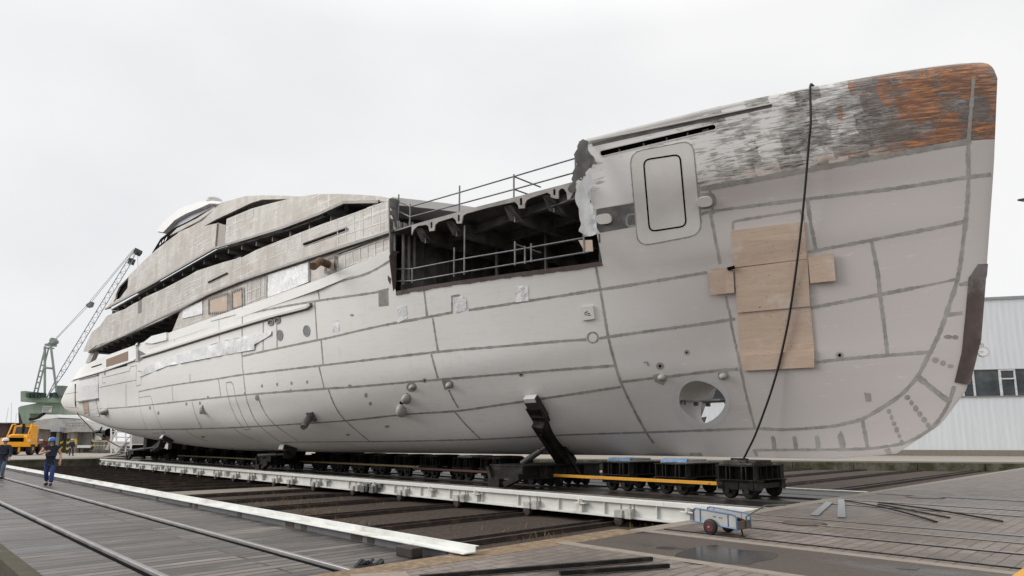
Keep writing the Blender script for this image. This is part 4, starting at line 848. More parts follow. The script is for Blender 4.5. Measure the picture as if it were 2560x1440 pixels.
for i in range(len(pts)-1):
    p0, p1, p2, p3 = pts[max(i-1, 0)], pts[i], pts[i+1], pts[min(i+2, len(pts)-1)]
    for k in range(5): t = k/5; sp.append(.5*((2*p1)+(p2-p0)*t+(2*p0-5*p1+4*p2-p3)*t*t+(3*p1-p0-3*p2+p3)*t**3))
HOSE_END = pts[-1]; cc = HOSE_END+V((-.05, -.1, -.05))
rc = random.Random(3); coil = [cc+V((.26*math.cos(t*.55)*rc.uniform(.7, 1.15), .22*math.sin(t*.55)*rc.uniform(.7, 1.15), -.07+.0035*t+rc.uniform(0, .03))) for t in range(46)]
q.tube(sp+[HOSE_END]+coil, .031, 7); o = q.build('hose', RUBBER, None, 60); tag(o, 'long black hose hanging over the bow down to a coil on the first bogie', 'hose')
# ---- scaffold railings round the open bay
def railing(label, posts, rails, extra, proj):
    r = empty('scaffold_railing', tuple(proj(*posts[0][1])[0]), 0, label, 'railing'); inv = Matrix.Translation(r.location).inverted()
    def add(name, q, m):
        o = q.build(name, m, None, 40); o.parent = r; o.matrix_parent_inverse = inv
    for a, b in posts: pa, pb = proj(*a)[0], proj(*b)[0]; pb = V((pa.x, pa.y, pb.z)); q = MB(); q.tube([pa, pb], .03, 8); add('post', q, STEELM)
    for l in rails: q = MB(); q.tube([proj(*p)[0] for p in l], .026, 8); add('rail', q, STEELM)
    for a, b in extra: q = MB(); q.tube([proj(*a)[0], proj(*b)[0]+V((.1, .7, 0))], .026, 8); add('tie_tube', q, STEELM)
railing('tall scaffold tube railing standing above the foredeck edge', [(z4((966, 405))[0], z4((966, 660))[0]), (z4((1492, 295))[0], z4((1494, 515))[0]), (z4((2088, 110))[0], z4((2088, 260))[0]), (z4((487, 585))[0], z4((490, 790))[0]), (z4((376, 490))[0], z4((378, 740))[0])],
        [z4((376,560),(487,608)), z4((487,608),(966,470),(1492,315),(2090,138)), z4((385,660),(487,708)), z4((487,708),(966,583),(1495,440),(2072,280))], [(z4((1492, 315))[0], z4((1590, 372))[0]), (z4((1494, 440))[0], z4((1590, 485))[0])], P_side(.25))
railing('scaffold tube railing standing along the lower cut edge of the bay', [(z4((915,1005))[0], z4((928,1285))[0]), (z4((1016,790))[0], z4((1020,1265))[0]), (z4((1503,945))[0], z4((1510,1175))[0]), (z4((1600,990))[0], z4((1603,1160))[0]), (z4((1660,965))[0], z4((1663,1145))[0]), (z4((508,1205))[0], z4((510,1345))[0]), (z4((2168,820))[0], z4((2170,1060))[0])],
        [z4((340,1215),(508,1210),(1020,1110),(1503,1030),(2160,912)), z4((345,1330),(508,1328),(1020,1240),(1510,1160),(2220,1045))], [(z4((1503,970))[0], z4((1590,1020))[0])], P_side(.3))
# ================================================================ GROUND, PIT, QUAYS
PX0, PX1, PZ = -72., -7.4, -.75               # the transfer pit between the two quays
def struct(name, mb, mat, smooth=None): return tag(mb.build(name, mat, None, smooth), kind='structure')
struct('ground', MB().box((-2500, -2500, PZ-.3), (2500, 2500, PZ)), GRAVEL)
struct('pavement', MB().box((PX1, -400, PZ-.2), (2000, 2000, 0)), PAVER)
struct('quay', MB().box((-2400, -900, PZ-.2), (PX0, 2400, 0)), QUAYC)
FW = lambda X: 65.4+(X-PX1)*.569
struct('far_quay', MB().prism([V((PX0+.01, FW(PX0), -.012)), V((PX1-.01, FW(PX1), -.012)), V((PX1-.01, 2000, -.012)), V((PX0+.01, 2000, -.012))], (0, 0, -1)), QUAYC)
q = MB(); L = math.hypot(1, .569)
for k in range(16):
    a, b = PX0+4.03*k+.03, PX0+4.03*(k+1)-.03; h = random.choice((0, 0, .02)); q.prism([V((a, FW(a)-.35-h, PZ-.1)), V((b, FW(b)-.35-h, PZ-.1)), V((b, FW(b)-.01, PZ-.1)), V((a, FW(a)-.01, PZ-.1))], (0, 0, .73))
tag(q.build('retaining_wall', CONC), 'stained concrete retaining wall closing the far side of the pit', 'wall')
q = MB()
for k in range(30): q.box((PX0+.01, -55+4*k+.02, PZ-.1), (PX0+.3+random.choice((0, .02)), -55+4*(k+1)-.02, -.16))
q.box((PX0+.01, -55, -.155), (PX0+.36, 65, -.03)); tag(q.build('retaining_wall', CONC), 'mossy concrete retaining wall under the left quay behind the walking men', 'wall')
# pavement furniture: kerbs, flush rails, asphalt strip
struct('kerb', MB().box((PX1-.02, 10.25, -.3), (PX1+.34, 66, .004)), KERB)
struct('asphalt_strip', MB().box((PX1+.3, 8.32, -.1), (60, 10.2, .004)), ASPH)
struct('kerb_stone', MB().box((PX1+.36, 10.2, -.2), (60, 10.42, .009)), KERB); struct('kerb_stone', MB().box((PX1+.1, 8.08, -.2), (60, 8.3, .009)), KERB)
struct('sandy_edge', MB().box((PX1-.25, -3, -.25), (PX1+.28, 8.05, .004)), SAND); struct('sandy_edge', MB().box((PX1-.25, 8.06, -.25), (PX1+.3, 10.2, .003)), SAND)
q = MB(); rnd = random.Random(3)
for k in range(110):
    y = -2+12*rnd.random(); x = PX1-.3-.5*rnd.random()**2; r = .03+.07*rnd.random(); q.lathe((x, y, PZ), (rnd.uniform(-.3, .3), rnd.uniform(-.3, .3), 1), [(0, r), (r*.6, r*.8), (r, r*.3)], 6)
tag(q.build('rubble', SAND, None, 60), 'loose dirt and pebbles heaped along the pavement edge', 'rubble', None, 'stuff')
q = MB(); q.prism([V((PX1+.05, 4.4, .006)), V((PX1+.9, 4.0, .006)), V((PX1+1.2, 4.6, .006)), V((PX1+.35, 5.0, .006))], (0, 0, .004)); struct('concrete_slab', q, KERB)
for Y, wd, m, nm in ((12.12, .075, RAILTOP, 'bright'), (13.35, .05, QUAYC, 'pale'), (14.35, .06, RAILTOP, 'bright'), (18.05, .07, RAILTOP, 'bright'), (19.55, .07, RAILTOP, 'bright'), (22.5, .08, QUAYC, 'pale'), (10.75, .03, RUSTY, 'rusty')):
    q = MB(); q.box((PX1+.4, Y-wd/2, -.1), (70, Y+wd/2, .014)); o = struct('flush_rail', q, m)
    gw = .06 if Y in (12.12, 18.05, 19.55) else .022; q = MB(); q.box((PX1+.4, Y-wd/2-gw, -.1), (70, Y-wd/2-.005, .007)); struct('rail_groove', q, BLACK)
q = MB(); rnd = random.Random(12)
def puddle(px, nm='puddle'):
    P = [onZ(x, y, .0065) for x, y in smoothline(px, 4, True)]; q = MB(); q.add(P, [tuple(range(len(P)))]); t = 'still_water'
    if t not in MATS: n_ = NT(t); n_.bump(n_.noise(n_.coords(), 2.5, 3), .04, .01); MATS[t] = n_.out((.03, .026, .023), .17, 0, .4)
    struct(nm, q, MATS[t])
puddle([(1700,1402),(1690,1385),(1740,1368),(1790,1362),(1830,1372),(1905,1378),(1945,1385),(1930,1398),(1890,1405),(1870,1412),(1830,1408),(1760,1412)]); puddle([(1640,1370),(1655,1366),(1690,1368),(1680,1374)]); puddle([(2240,1420),(2262,1416),(2300,1418),(2285,1424)])
q = MB(); a, b, c, d = [onZ(*p, .012) for p in ((2525, 1443), (2552, 1424), (2566, 1412), (2600, 1440))]; q.prism([a, b, c, d], (0, 0, -.006)); struct('yellow_marking', q, YEL)
for px, r, lb in (((2010, 1309), .42, 'round iron manhole cover near the hand cart'), ((2312, 1244), .5, 'round iron manhole cover beyond the steel flats')):
    c = onZ(*px); q = MB(); q.lathe(c+V((0, 0, -.02)), (0, 0, 1), [(0, r), (.028, r), (.03, r-.03)], 28); e = empty('manhole_cover', c, 0, lb, 'manhole cover', None)
    o = q.build('frame', RUSTY, e, 40); o.matrix_parent_inverse = Matrix.Translation(c).inverted()
    q = MB(); q.lathe(c+V((0, 0, .0)), (0, 0, 1), [(.0, r-.08), (.014, r-.08), (.016, r-.1)], 28); o = q.build('lid', plain('iron_lid', (.13, .11, .095), .5, .3, .4, 7), e, 40); o.matrix_parent_inverse = Matrix.Translation(c).inverted()
# rails on the pit floor (one crane-rail pair each)
tracks = [-8.65, -12.0, -15.5, -19.0, -22.6, -26.15, -29.6] + [-34.2-2.45*k for k in range(16)]
for X in tracks:
    q = MB(); q.box((X-.2, -40, PZ-.05), (X+.2, FW(X)-.5, PZ+.045)); base_ = q.build('rail_bed', plain('rust_strip', (.075, .055, .046), .6, .1, .35, 5, (.035, .028, .024), .2, .4, (1, .15, 1)))
    e = empty('pit_rail', (X, 12, PZ), 0, 'dark double steel rail sunk across the gravel floor of the pit', 'rail', 'rails across the pit floor')
    base_.parent = e; base_.matrix_parent_inverse = Matrix.Translation((-X, -12, -PZ))
    for s in (-1, 1):
        q = MB(); q.box((X+s*.26-.035, -40, PZ), (X+s*.26+.035, FW(X)-.5, PZ+.11)); q.box((X+s*.26-.075, -40, PZ), (X+s*.26+.075, FW(X)-.5, PZ+.03)); o = q.build('rail_bar', RUSTY, e); o.matrix_parent_inverse = Matrix.Translation((-X, -12, -PZ))
struct('concrete_walkway', MB().box((-32.9, -40, PZ), (-30.7, 50, PZ+.06)), KERB)
q = MB(); rnd = random.Random(11)
for cx_, cy_, n, s in ((onZ(800, 1288, PZ)[0], onZ(800, 1288, PZ)[1], 160, .55), (onZ(890, 1312, PZ)[0], onZ(890, 1312, PZ)[1], 60, .5), (onZ(700, 1262, PZ)[0], onZ(700, 1262, PZ)[1], 120, 1.4), (onZ(1350, 1345, PZ)[0], onZ(1350, 1345, PZ)[1], 90, 1.0), (onZ(1590, 1312, PZ)[0], onZ(1590, 1312, PZ)[1], 120, .5), (-25, 12.5, 160, 2.5), (-11, 40, 200, 5)):
    for k in range(n):
        x, y = cx_+rnd.gauss(0, s), cy_+rnd.gauss(0, s*.6); h = rnd.uniform(.05, .19); a = rnd.uniform(0, 6.28); w_ = .008; l = rnd.uniform(.3, 1.)*h
        p = V((x, y, PZ)); t = p+V((math.cos(a)*l, math.sin(a)*l, h)); s_ = V((-math.sin(a), math.cos(a), 0))*w_
        if abs(x-min(tracks, key=lambda t_: abs(t_-x))) > .25: q.add([p-s_, p+s_, (p+t)/2+s_*.8+V((0, 0, h*.15)), t, (p+t)/2-s_*.8+V((0, 0, h*.15))], [(0, 1, 2, 3, 4)])
tag(q.build('dry_grass', plain('dry_straw', (.20, .145, .07), .9, 0, .4, 4)), 'dry straw coloured grass tufts growing in the gravel of the pit', 'grass', None, 'stuff')
# ================================================================ TRANSFER PLATFORM UNDER THE SHIP
TPX0, TPX1, TY0, TY1 = -69.6, PX1-.12, 15.42, 23.4
TP = empty('transfer_platform', ((TPX0+TPX1)/2, (TY0+TY1)/2, PZ), 0, 'long white girdered transfer platform carrying the yacht across the pit', 'transfer platform')
def own(o, e): o.parent = e; o.matrix_parent_inverse = Matrix.Translation(e.location).inverted(); return o
own(MB().box((TPX0, TY0+.28, -.3), (TPX1, TY1-.28, -.05)).build('deck_plate', DKDECK), TP)
for s, y in ((1, TY0), (-1, TY1)):
    q = MB(); q.box((TPX0, y, -.12), (TPX1, y+s*.30, 0)); q.box((TPX0, y+s*.12, -.47), (TPX1, y+s*.16, -.12)); q.box((TPX0, y+s*.03, -.53), (TPX1, y+s*.25, -.47)); own(q.build('side_girder', BEAMW, None, None, .008), TP)
q = MB(); q.box((TPX0, TY0+.02, .0005), (TPX1, TY0+.03, .012)); own(q.build('girder_lip', BEAMW), TP)
for Y in (18.05, 19.55): q = MB(); q.box((TPX0, Y-.035, -.05), (TPX1, Y+.035, 0)); q.box((TPX0, Y-.08, -.05), (TPX1, Y+.08, -.03)); own(q.build('deck_rail', RUSTY), TP)
for Y in (16.4, 21.3): q = MB(); q.box((TPX0, Y-.04, -.05), (TPX1, Y+.04, -.035)); own(q.build('deck_strip', ALU), TP)
wb = [-11.35] + [-14.95-3.53*k for k in range(5)] + [-31.6, -33.3, -36.4, -38.6, -41.3, -44.2, -47.3, -50.6, -53.4, -56.6, -60.2, -63.5, -66.3, -68.6]
first = None
for X in wb:
    q = MB(); q.box((X-.22, TY0-.16, -.50), (X+.05, TY0+.11, -.30)); q.box((X+.06, TY0-.10, -.52), (X+.30, TY0+.11, -.26)); q.box((X-.2, TY0+.09, -.3), (X-.16, TY0+.119, -.125)); q.box((X+.12, TY0+.09, -.26), (X+.16, TY0+.119, -.125)); q.box((X+.26, TY0+.09, -.26), (X+.28, TY0+.119, -.125))
    o = own(q.build('wheel_box', plain('grimy_white_box', (.45, .44, .41), .55, 0, .3, 6, (.20, .185, .165)), None, None, .006), TP)
    q = MB(); q.lathe((X-.12, TY0-.05, -.60), (0, 1, 0), [(-.07, .10), (-.06, .14), (.06, .14), (.07, .10)], 14); sub(q.build('wheel', RUSTY, None, 40), o); o.children[0].matrix_parent_inverse = TP.matrix_world.inverted() if False else Matrix.Identity(4)
for k, X in enumerate([-9.3, -12.9, -17.6, -20.2, -24.0, -28.1, -35, -40, -45.5, -52, -58.2, -65]):
    q = MB(); q.box((X-.045, TY0-.02, -.45), (X+.045, TY0+.118, -.13)); q.box((X-.2, TY0-.1, -.22), (X+.2, TY0+.118, -.19)); q.box((X-.025, TY0-.12, -.2), (X+.025, TY0-.02, -.08)); own(q.build('lashing_lug', BEAMW, None, None, .004), TP)
for X in np.arange(-10.3, TPX0, -1.77):
    if min(abs(X-w_) for w_ in wb) > .4: q = MB(); q.box((X-.012, TY0+.04, -.47), (X+.012, TY0+.119, -.12)); own(q.build('stiffener', BEAMW), TP)
for X in (-23.9, -24.6):
    q = MB(); q.box((X-.22, TY0-.22, -.52), (X+.05, TY0+.05, -.25)); q.box((X-.3, TY0-.06, -.3), (X+.3, TY0+.11, -.13)); q.tube([(X+.1, TY0-.1, -.15), (X+.1, TY0-.12, -.5)], .05, 8); own(q.build('drive_unit', STEELM, None, None, .01), TP)
# ================================================================ NEAR TIMBER DECK (second platform)
TD = empty('timber_platform', (-40, 3.3, PZ), 0, 'weathered plank decked transfer platform in the foreground with two shiny rails', 'transfer platform')
own(MB().box((PX0+.4, 1.80, -.38), (PX1-.22, 6.4, -.10)).build('plank_deck', PLANK), TD)
q = MB(); q.box((PX0+.4, 1.58, -.5), (PX1-.28, 1.795, -.08))
own(q.build('edge_timber', plain('mossy_timber', (.06, .05, .035), .85, 0, .4, 5, (.045, .05, .02), .3)), TD)
for Y in (4.74, 2.85):
    x1 = PX1-.35 if Y > 4 else PX1-.4
    q = MB(); q.box((PX0+.4, Y-.036, -.10), (x1, Y+.036, -.04)); o = own(q.build('deck_rail', RAILTOP, None, None, .008), TD)
    q = MB(); q.box((PX0+.4, Y-.10, -.099), (x1, Y-.037, -.092)); q.box((PX0+.4, Y+.037, -.099), (x1, Y+.10, -.092)); sub(q.build('rail_groove', BLACK), o)
    o.children[0].matrix_parent_inverse = Matrix.Identity(4)
q = MB(); q.box((PX0+.4, 6.20, .03), (PX1+.05, 6.42, .05)); q.box((PX0+.4, 6.42, .03), (PX1+.05, 6.44, .115)); q.box((PX0+.4, 6.42, .1155), (PX1+.05, 6.50, .125)); own(q.build('edge_channel', plain('weathered_white_channel', (.66, .665, .635), .45, 0, .1, 5, (.46, .45, .40), 0, .4, (.5, 1, 1)), None, None, .005), TD)
q = MB(); q.box((PX0+.4, 6.30, -.10), (PX1-.45, 6.34, .03)); own(q.build('channel_web', plain('bluish_grey_web', (.115, .12, .13), .5, 0, .25, 3)), TD)
rnd = random.Random(5)
for X in (-9.9, -10.35, -12.3, -12.9, -15.4, -18.2, -18.6, -21.4, -25.3, -29, -33, -38, -44, -50, -57, -64):
    w_ = rnd.choice((.28, .36, .22)); own(MB().box((X-w_/2, 6.292, -.09), (X+w_/2, 6.298, .02)).build('web_opening', RUSTY), TD)
q = MB(); q.box((-8.62, 5.93, -.099), (-8.2, 6.13, .05)); o = q.build('rail_stop', RUSTY, None, None, .015); tag(o, 'small dark rusty steel block on the planks beside the white edge channel', 'rail stop')
q = MB(); rnd = random.Random(9)
for k in range(14):
    p = onZ(905, 1418, -.1)+V((rnd.uniform(-.12, .1), rnd.uniform(-.15, .25), .0)); q.beam(p, p+V((rnd.uniform(-.05, .15), rnd.uniform(.05, .2), rnd.uniform(.02, .09))), .05, .02)
tag(q.build('rubber_scrap', RUBBER), 'frayed black rubber strip lying at the end of the deck rail', 'scrap')
# ================================================================ BOGIES, ARM CARRIAGES, DRAW BARS
def bogie_parts(e, gird=True):
    q = MB(); 
    for y in (-.75, .75): q.box((-.62, y-.13, .24), (.62, y+.13, .47)); q.box((-.66, y-.17, .471), (.66, y+.17, .50))
    for x in (-.5, 0, .5): q.box((x-.05, -.62, .28), (x+.05, .62, .42))
    for x in (-.45, .0, .45): q.box((x-.02, -.9, .25), (x+.02, -.885, .47))
    q.build('frame', STEEL, e)
    for x in (-.3, .3):
        for y in (-.75, .75):
            q = MB(); q.lathe((x, y, .215), (0, 1, 0), [(-.075, .09), (-.075, .19), (-.055, .215), (.05, .215), (.051, .235), (.075, .235), (.075, .09)], 20); w_ = q.build('wheel', STEEL, e, 35)
            q = MB(); q.lathe((x, y-.16*(1 if y < 0 else -1)*-1*-1, .215), (0, 1, 0), [(-.04, .07), (.04, .07)], 10); sub(q.build('axle_box', STEEL, None, 35), w_)
    if gird:
        q = MB(); q.box((-.56, .70, .53), (.56, .73, .9)); q.box((-.56, -.73, .53), (.56, -.70, .9)); q.box((-.58, -.98, .505), (.58, .98, .53)); q.box((-.58, -.98, .90), (.58, .98, .93))
        for x in (-.3, .3): q.box((x-.015, -.95, .53), (x+.015, .95, .90))
        for x in (-.54, -.18, .18, .54): q.box((x-.013, -.96, .53), (x+.013, -.75, .90)); q.box((x-.013, .75, .53), (x+.013, .96, .90))
        for y in (-.55, -.18, .18, .55): q.box((.315, y-.013, .53), (.56, y+.013, .90))
        q.build('girder', STEEL, e)
ords = ['first', 'second', 'third', 'fourth', 'fifth', 'sixth', 'seventh', 'eighth', 'ninth', 'tenth', 'eleventh', 'twelfth', 'thirteenth', 'fourteenth', 'fifteenth', 'sixteenth', 'seventeenth', 'eighteenth', 'nineteenth', 'twentieth']
BX = [-9.2, -11.3, -13.4, -19.6, -21.35, -23.65, -25.7, -27.7, -29.6, -31.7, -33.8, -39.3, -41.7, -44.3, -47, -49.8, -52.8, -55.8, -59.3, -66.2]
proto = None
GB = 'bogies under the keel'
for k, X in enumerate(BX):
    lb = 'black steel four wheeled rail bogie under the keel, %s from the bow' % ords[k]
    if k == 0: lb = 'black four wheeled rail bogie nearest the bow, with the coiled hose on top'
    if proto is None: proto = o = empty('rail_bogie', (X, 18.8, 0), 0, lb, 'bogie', GB); bogie_parts(o)
    else: o = copy_tree(proto); o.location = (X, 18.8, 0); o['label'] = lb; o['group'] = GB
    rnd = random.Random(k+30); o.rotation_euler.z = rnd.uniform(-.02, .02) if k else 0; o.location.y = 18.8+rnd.uniform(-.03, .03); top = interp(X, [-66, -60, -46.5, -39, -32, -7], [2.2, 1.55, .97, .95, 1.0, 1.08])-.02
    if k == 0: top = 1.06
    q = MB(); zt = .931
    if top-.93 > .35:
        q.box((-.45, -.7, zt), (.45, .7, top)); m = plain('dark_oily_timber', (.03, .024, .02), .7, 0, .4, 8)
    else:
        q.box((-.52, -.75, zt), (.42, .55, zt+.06)); q.box((-.5, -.7, zt+.062), (.2, .5, top-.0)); q.box((.21, -.6, zt+.062), (.42, .45, top-.0)); m = CONCB if k in (1, 2, 4) else plain('dark_block_mix', (.05, .042, .036), .8, 0, .6, 4, (.16, .15, .14))
    e = q.build('keel_block', m, None, None, .01); e.location = (X, 18.8, 0)
    tag(e, 'timber and concrete keel block lying on the %s bogie from the bow' % ords[k], 'keel block', 'keel blocks on the bogies')
    if k in (1, 2):
        q = MB(); rnd = random.Random(k+4); n = 9; vs = []
        for i in range(n):
            for j in range(4): vs.append((-.5+.9*i/(n-1), -.78+.12*j if j else -.79, (top+.012 if j else top-.06-.03*rnd.random())+rnd.uniform(0, .012)))
        q.add(vs, [(i*4+j, (i+1)*4+j, (i+1)*4+j+1, i*4+j+1) for i in range(n-1) for j in range(3)]); e2 = q.build('plastic_film', BLUEF, None, 60); e2.location = (X, 18.8, 0)
        tag(e2, 'crumpled blue plastic film draped over the block on the %s bogie' % ords[k], 'plastic film', 'blue film on the blocks')
def arm_carriage(X, padpx, ybase, lb, hs=1.):
    e = empty('support_carriage', (X, 18, 0), 0, lb, 'support carriage', 'side support carriages')
    def b(name, q, m=STEEL, sm=None, bv=None): o = q.build(name, m, None, sm, bv); return own(o, e)
    q = MB(); q.box((X-.85, 16.15, .30), (X+.85, 20.6, .36)); q.box((X-.85, 16.15, .74), (X+.85, 20.6, .79))
    for s in (-.7, .7): q.box((X+s-.02, 16.2, .36), (X+s+.02, 20.5, .74))
    q.box((X-.8, 16.18, .36), (X+.8, 16.22, .74))
    for y in (17, 17.8, 18.6, 19.4): q.box((X+.72, y-.015, .36), (X+.85, y+.015, .74))
    b('cross_beam', q)
    q = MB(); q.prism([V((X-.95, 16.05, .7)), V((X-.8, 16.05, .72)), V((X-.55, 16.05, .02)), V((X-.7, 16.05, .02))], (0, .08, 0)); q.box((X-.7, 15.95, .02), (X-.15, 16.2, .30)); q.prism([V((X+.1, 15.98, .02)), V((X+.8, 15.98, .3)), V((X+.8, 15.98, .5)), V((X+.0, 15.98, .2))], (0, .2, 0)); b('end_bracket', q, STEEL, None, .01)
    for x in (-.55, -.1, .35, .75):
        for y in (18.05, 19.55):
            q = MB(); q.lathe((X+x, y, .19), (0, 1, 0), [(-.07, .08), (-.07, .17), (.05, .19), (.051, .21), (.07, .08)], 16); b('wheel', q, STEEL, 35)
    pad, n = next(h for h in (hull_hit(padpx[0], padpx[1]-dy, BVHF) for dy in range(0, 60)) if h[0] is not None)
    foot = V((X+.45*hs, ybase, .82)); head = pad+n*.32; d = (head-foot).normalized()
    q = MB(); q.beam(foot-d*.2, foot+(head-foot)*.82, .60*hs, .46*hs, (1, 0, 0)); q.beam(foot+(head-foot)*.2, foot+(head-foot)*.7, .70*hs, .1, (1, 0, 0)); b('support_arm', q, STEEL, None, .015)
    q = MB(); side = V((1, 0, 0)); k1 = foot+(head-foot)*.78; q.prism([k1+V((-.34, -.05, 0))*hs, k1+V((.3, -.05, 0))*hs, head+V((.22, -.1, .0))*hs, head+V((-.3, -.1, .05))*hs], n*-.0+V((0, .34*hs, .12*hs))); b('arm_head', q, STEEL, None, .01)
    q = MB(); u = V((1, 0, 0)); w_ = n.cross(u).normalized(); c = pad+n*.02
    q.prism([c+u*.32*hs+w_*.42*hs, c-u*.30*hs+w_*.42*hs, c-u*.32*hs-w_*.38*hs, c+u*.34*hs-w_*.40*hs], n*.24); b('timber_pad', q, plain('dark_oily_timber', (.03, .024, .02), .7, 0, .4, 8), None, .02)
    q = MB(); q.prism([c+u*.28*hs+w_*.44*hs, c-u*.26*hs+w_*.44*hs, c-u*.26*hs+w_*.28*hs, c+u*.28*hs+w_*.28*hs], n*.25); b('pad_film', q, PALEP)
    q = MB(); s0 = V((X-.35, ybase-1.6, .80)); s1 = foot+(head-foot)*.42; q.tube([s0, s0+(s1-s0)*.6], .11, 12); q.tube([s0+(s1-s0)*.55, s1], .075, 12); b('hydraulic_strut', q, plain('greasy_grey_steel', (.075, .07, .065), .5, .3, .3, 5), 40)
    q = MB(); s0 = V((X+.9, ybase+.3, .2)); q.beam(s0, foot+(head-foot)*.3+V((.3, 0, 0)), .12, .12); b('side_brace', q)
    return e
arm_carriage(-16.9, (1342, 1012), 18.9, 'dark steel carriage with tall raking arm propping the bow flank')
arm_carriage(-36.6, (722, 1116), 17.6, 'dark steel carriage with short low prop under the ship bilge amidships', .9)
arm_carriage(-63., (420, 1094), 17.8, 'dark steel carriage with stubby prop under the stern flank, farthest aft', .9)
for (a, b, z, w_, lb, m) in ((-9.75, -16.1, .40, .10, 'bright yellow flat draw bar linking the front bogies', YEL), (-18.1, -24.6, .40, .09, 'dull red brown draw bar linking bogies behind the tall arm carriage', plain('red_brown_paint', (.10, .045, .035), .6, 0, .3, 4)), (-24.2, -35.6, .47, .08, 'dull ochre draw bar linking bogies amidships', DULLY), (-37.6, -56, .47, .08, 'faded ochre draw bar linking the dark bogies toward the stern', DULLY)):
    q = MB(); q.box((b, 17.74, z-w_/2), (a, 17.79, z+w_/2))
    for x in (a-.25, b+.25): q.tube([(x, 17.71, z), (x, 17.9, z)], .03, 8)
    tag(q.build('draw_bar', m, None, None, .006), lb, 'draw bar', 'draw bars between bogies')
# ================================================================ STEEL STOCK ON THE PAVEMENT
def flat(a, b, w_, th, lb, z=.0, mat=STEEL, nm='steel_bar', bend=0.):
    A, B = onZ(*a, z), onZ(*b, z); q = MB(); n = 8; pts = [A+(B-A)*k/n+V((0, 0, th/2+.014+bend*math.sin(math.pi*k/n)))+V((-(B-A).y, (B-A).x, 0)).normalized()*bend*3*math.sin(math.pi*k/n) for k in range(n+1)]
    for p, r in zip(pts, pts[1:]): q.beam(p, r, w_, th)
    return tag(q.build(nm, mat), lb, 'steel bar', 'loose steel bars on the pavement')
flat((1050, 1452), (1630, 1404), .06, .05, 'thick black square bar in the foreground, the longer and farther of two')
flat((1400, 1441), (1672, 1422), .06, .05, 'thick black square bar in the foreground, nearest the camera')
flat((2113, 1254), (2342, 1308), .05, .025, 'long thin bent dark bar starting beside the upright grey flat', bend=.03)
flat((2197, 1259), (2506, 1307), .05, .03, 'longest thin dark bar, farthest right on the pavers', bend=.02)
flat((2195, 1263), (2374, 1297), .045, .025, 'short thin dark bar lying against the longest bar')
GREYF = plain('galvanised_flat', (.30, .31, .31), .35, .6, .15, 4)
o = flat((2074, 1257), (2036, 1290), .17, .012, 'grey flat steel strip lying askew left of its twin', mat=GREYF, nm='steel_strip'); o['category'] = 'steel strip'
o = flat((2103, 1250), (2104, 1295), .16, .012, 'grey flat steel strip pointing straight away from the camera', mat=GREYF, nm='steel_strip'); o['category'] = 'steel strip'
# ================================================================ BLUE HAND CART
HC = empty('hand_cart', onZ(1768, 1335)+V((.12, .22, 0)), math.atan2(-.14, .99), 'small blue tubular hand cart with white panels and two rubber tyred wheels', 'hand cart')
def hc(name, q, m, sm=40): return q.build(name, m, HC, sm)
L0, L1, W = -.40, .50, .20
zf = lambda x: .19-.055*(x-L0)
for y in (-W, W):
    q = MB(); z0, z1_ = zf(L0), zf(L1); q.tube([(L0, y, z0), (L0, y, z0+.18), (L0+.02, y, z0+.215), (L0+.06, y, z0+.23), (L1-.1, y, z1_+.235), (L1-.03, y, z1_+.22), (L1, y, z1_+.18), (L1, y, z1_-.03)], .014, 8); q.tube([(L0-.06, y, z0), (L1, y, z1_)], .014, 8)
    for x in (L0+.15, L1-.17): q.tube([(x, y, zf(x)), (x, y, zf(x)+.235)], .009, 6)
    hc('side_frame', q, BLUEP)
    q = MB(); q.prism([V((L0+.01, y*.97, z0)), V((L1-.01, y*.97, z1_)), V((L1-.01, y*.97, z1_+.22)), V((L0+.03, y*.97, z0+.21))], (0, .008, 0)); p_ = hc('side_panel', q, plain('cart_panel_grey', (.36, .36, .35), .5, 0, .1, 5), None)
    if y < 0:
        q = MB()
        for k, (x, w_) in enumerate(((.02, .035), (.065, .025), (.14, .03), (.18, .035))): q.box((x, y*.97-.003, zf(x)+.13), (x+w_, y*.97-.001, zf(x)+.15))
        sub(q.build('stencil', FILLD), p_)
q = MB(); q.prism([V((L0-.06, -W, zf(L0))), V((L1, -W, zf(L1))), V((L1, W, zf(L1))), V((L0-.06, W, zf(L0)))], (0, 0, -.015)); hc('floor', q, WOODB, None)
q = MB(); q.box((L1-.01, -W+.015, zf(L1)), (L1+.005, W-.015, zf(L1)+.13)); hc('end_board', q, plain('worn_plywood_end', (.11, .085, .065), .7, 0, .3, 6), None)
for y in (-W-.05, W+.05):
    q = MB(); q.lathe((0, y, .135), (0, 1, 0), [(-.04, .075), (-.04, .11), (-.028, .13), (0, .136), (.028, .13), (.04, .11), (.04, .075)], 22); w_ = hc('wheel', q, RUBBER)
    q = MB(); q.lathe((0, y, .135), (0, 1, 0), [(-.043, .078), (-.041, .05), (.041, .05), (.043, .078)], 16); sub(q.build('rim', plain('dark_red_rim', (.10, .014, .014), .5, 0, .2), None, 40), w_)
    q = MB(); q.lathe((0, y, .135), (0, 1, 0), [(-.055, .02), (.055, .02)], 10); sub(q.build('hub', ALU, None, 40), w_)
q = MB(); q.tube([(0, -W-.06, .135), (0, W+.06, .135)], .012, 8); hc('axle', q, STEEL)
q = MB(); q.tube([(L1+.02, .05, zf(L1)), (L1+.02, .05, zf(L1)+.19), (L1+.26, .16, .50), (L1+.30, .2, .53), (L1+.52, .45, .545)], .013, 8); hc('handle', q, plain('worn_green_tube', (.075, .10, .075), .5, .2, .3, 6))
q = MB(); q.tube([(L1-.05, .0, zf(L1)-.02), (L1-.03, 0, .01)], .014, 8); q.box((L1-.07, -.03, 0), (L1+.01, .03, .012)); hc('prop_stand', q, STEEL)
q = MB(); rnd = random.Random(2)
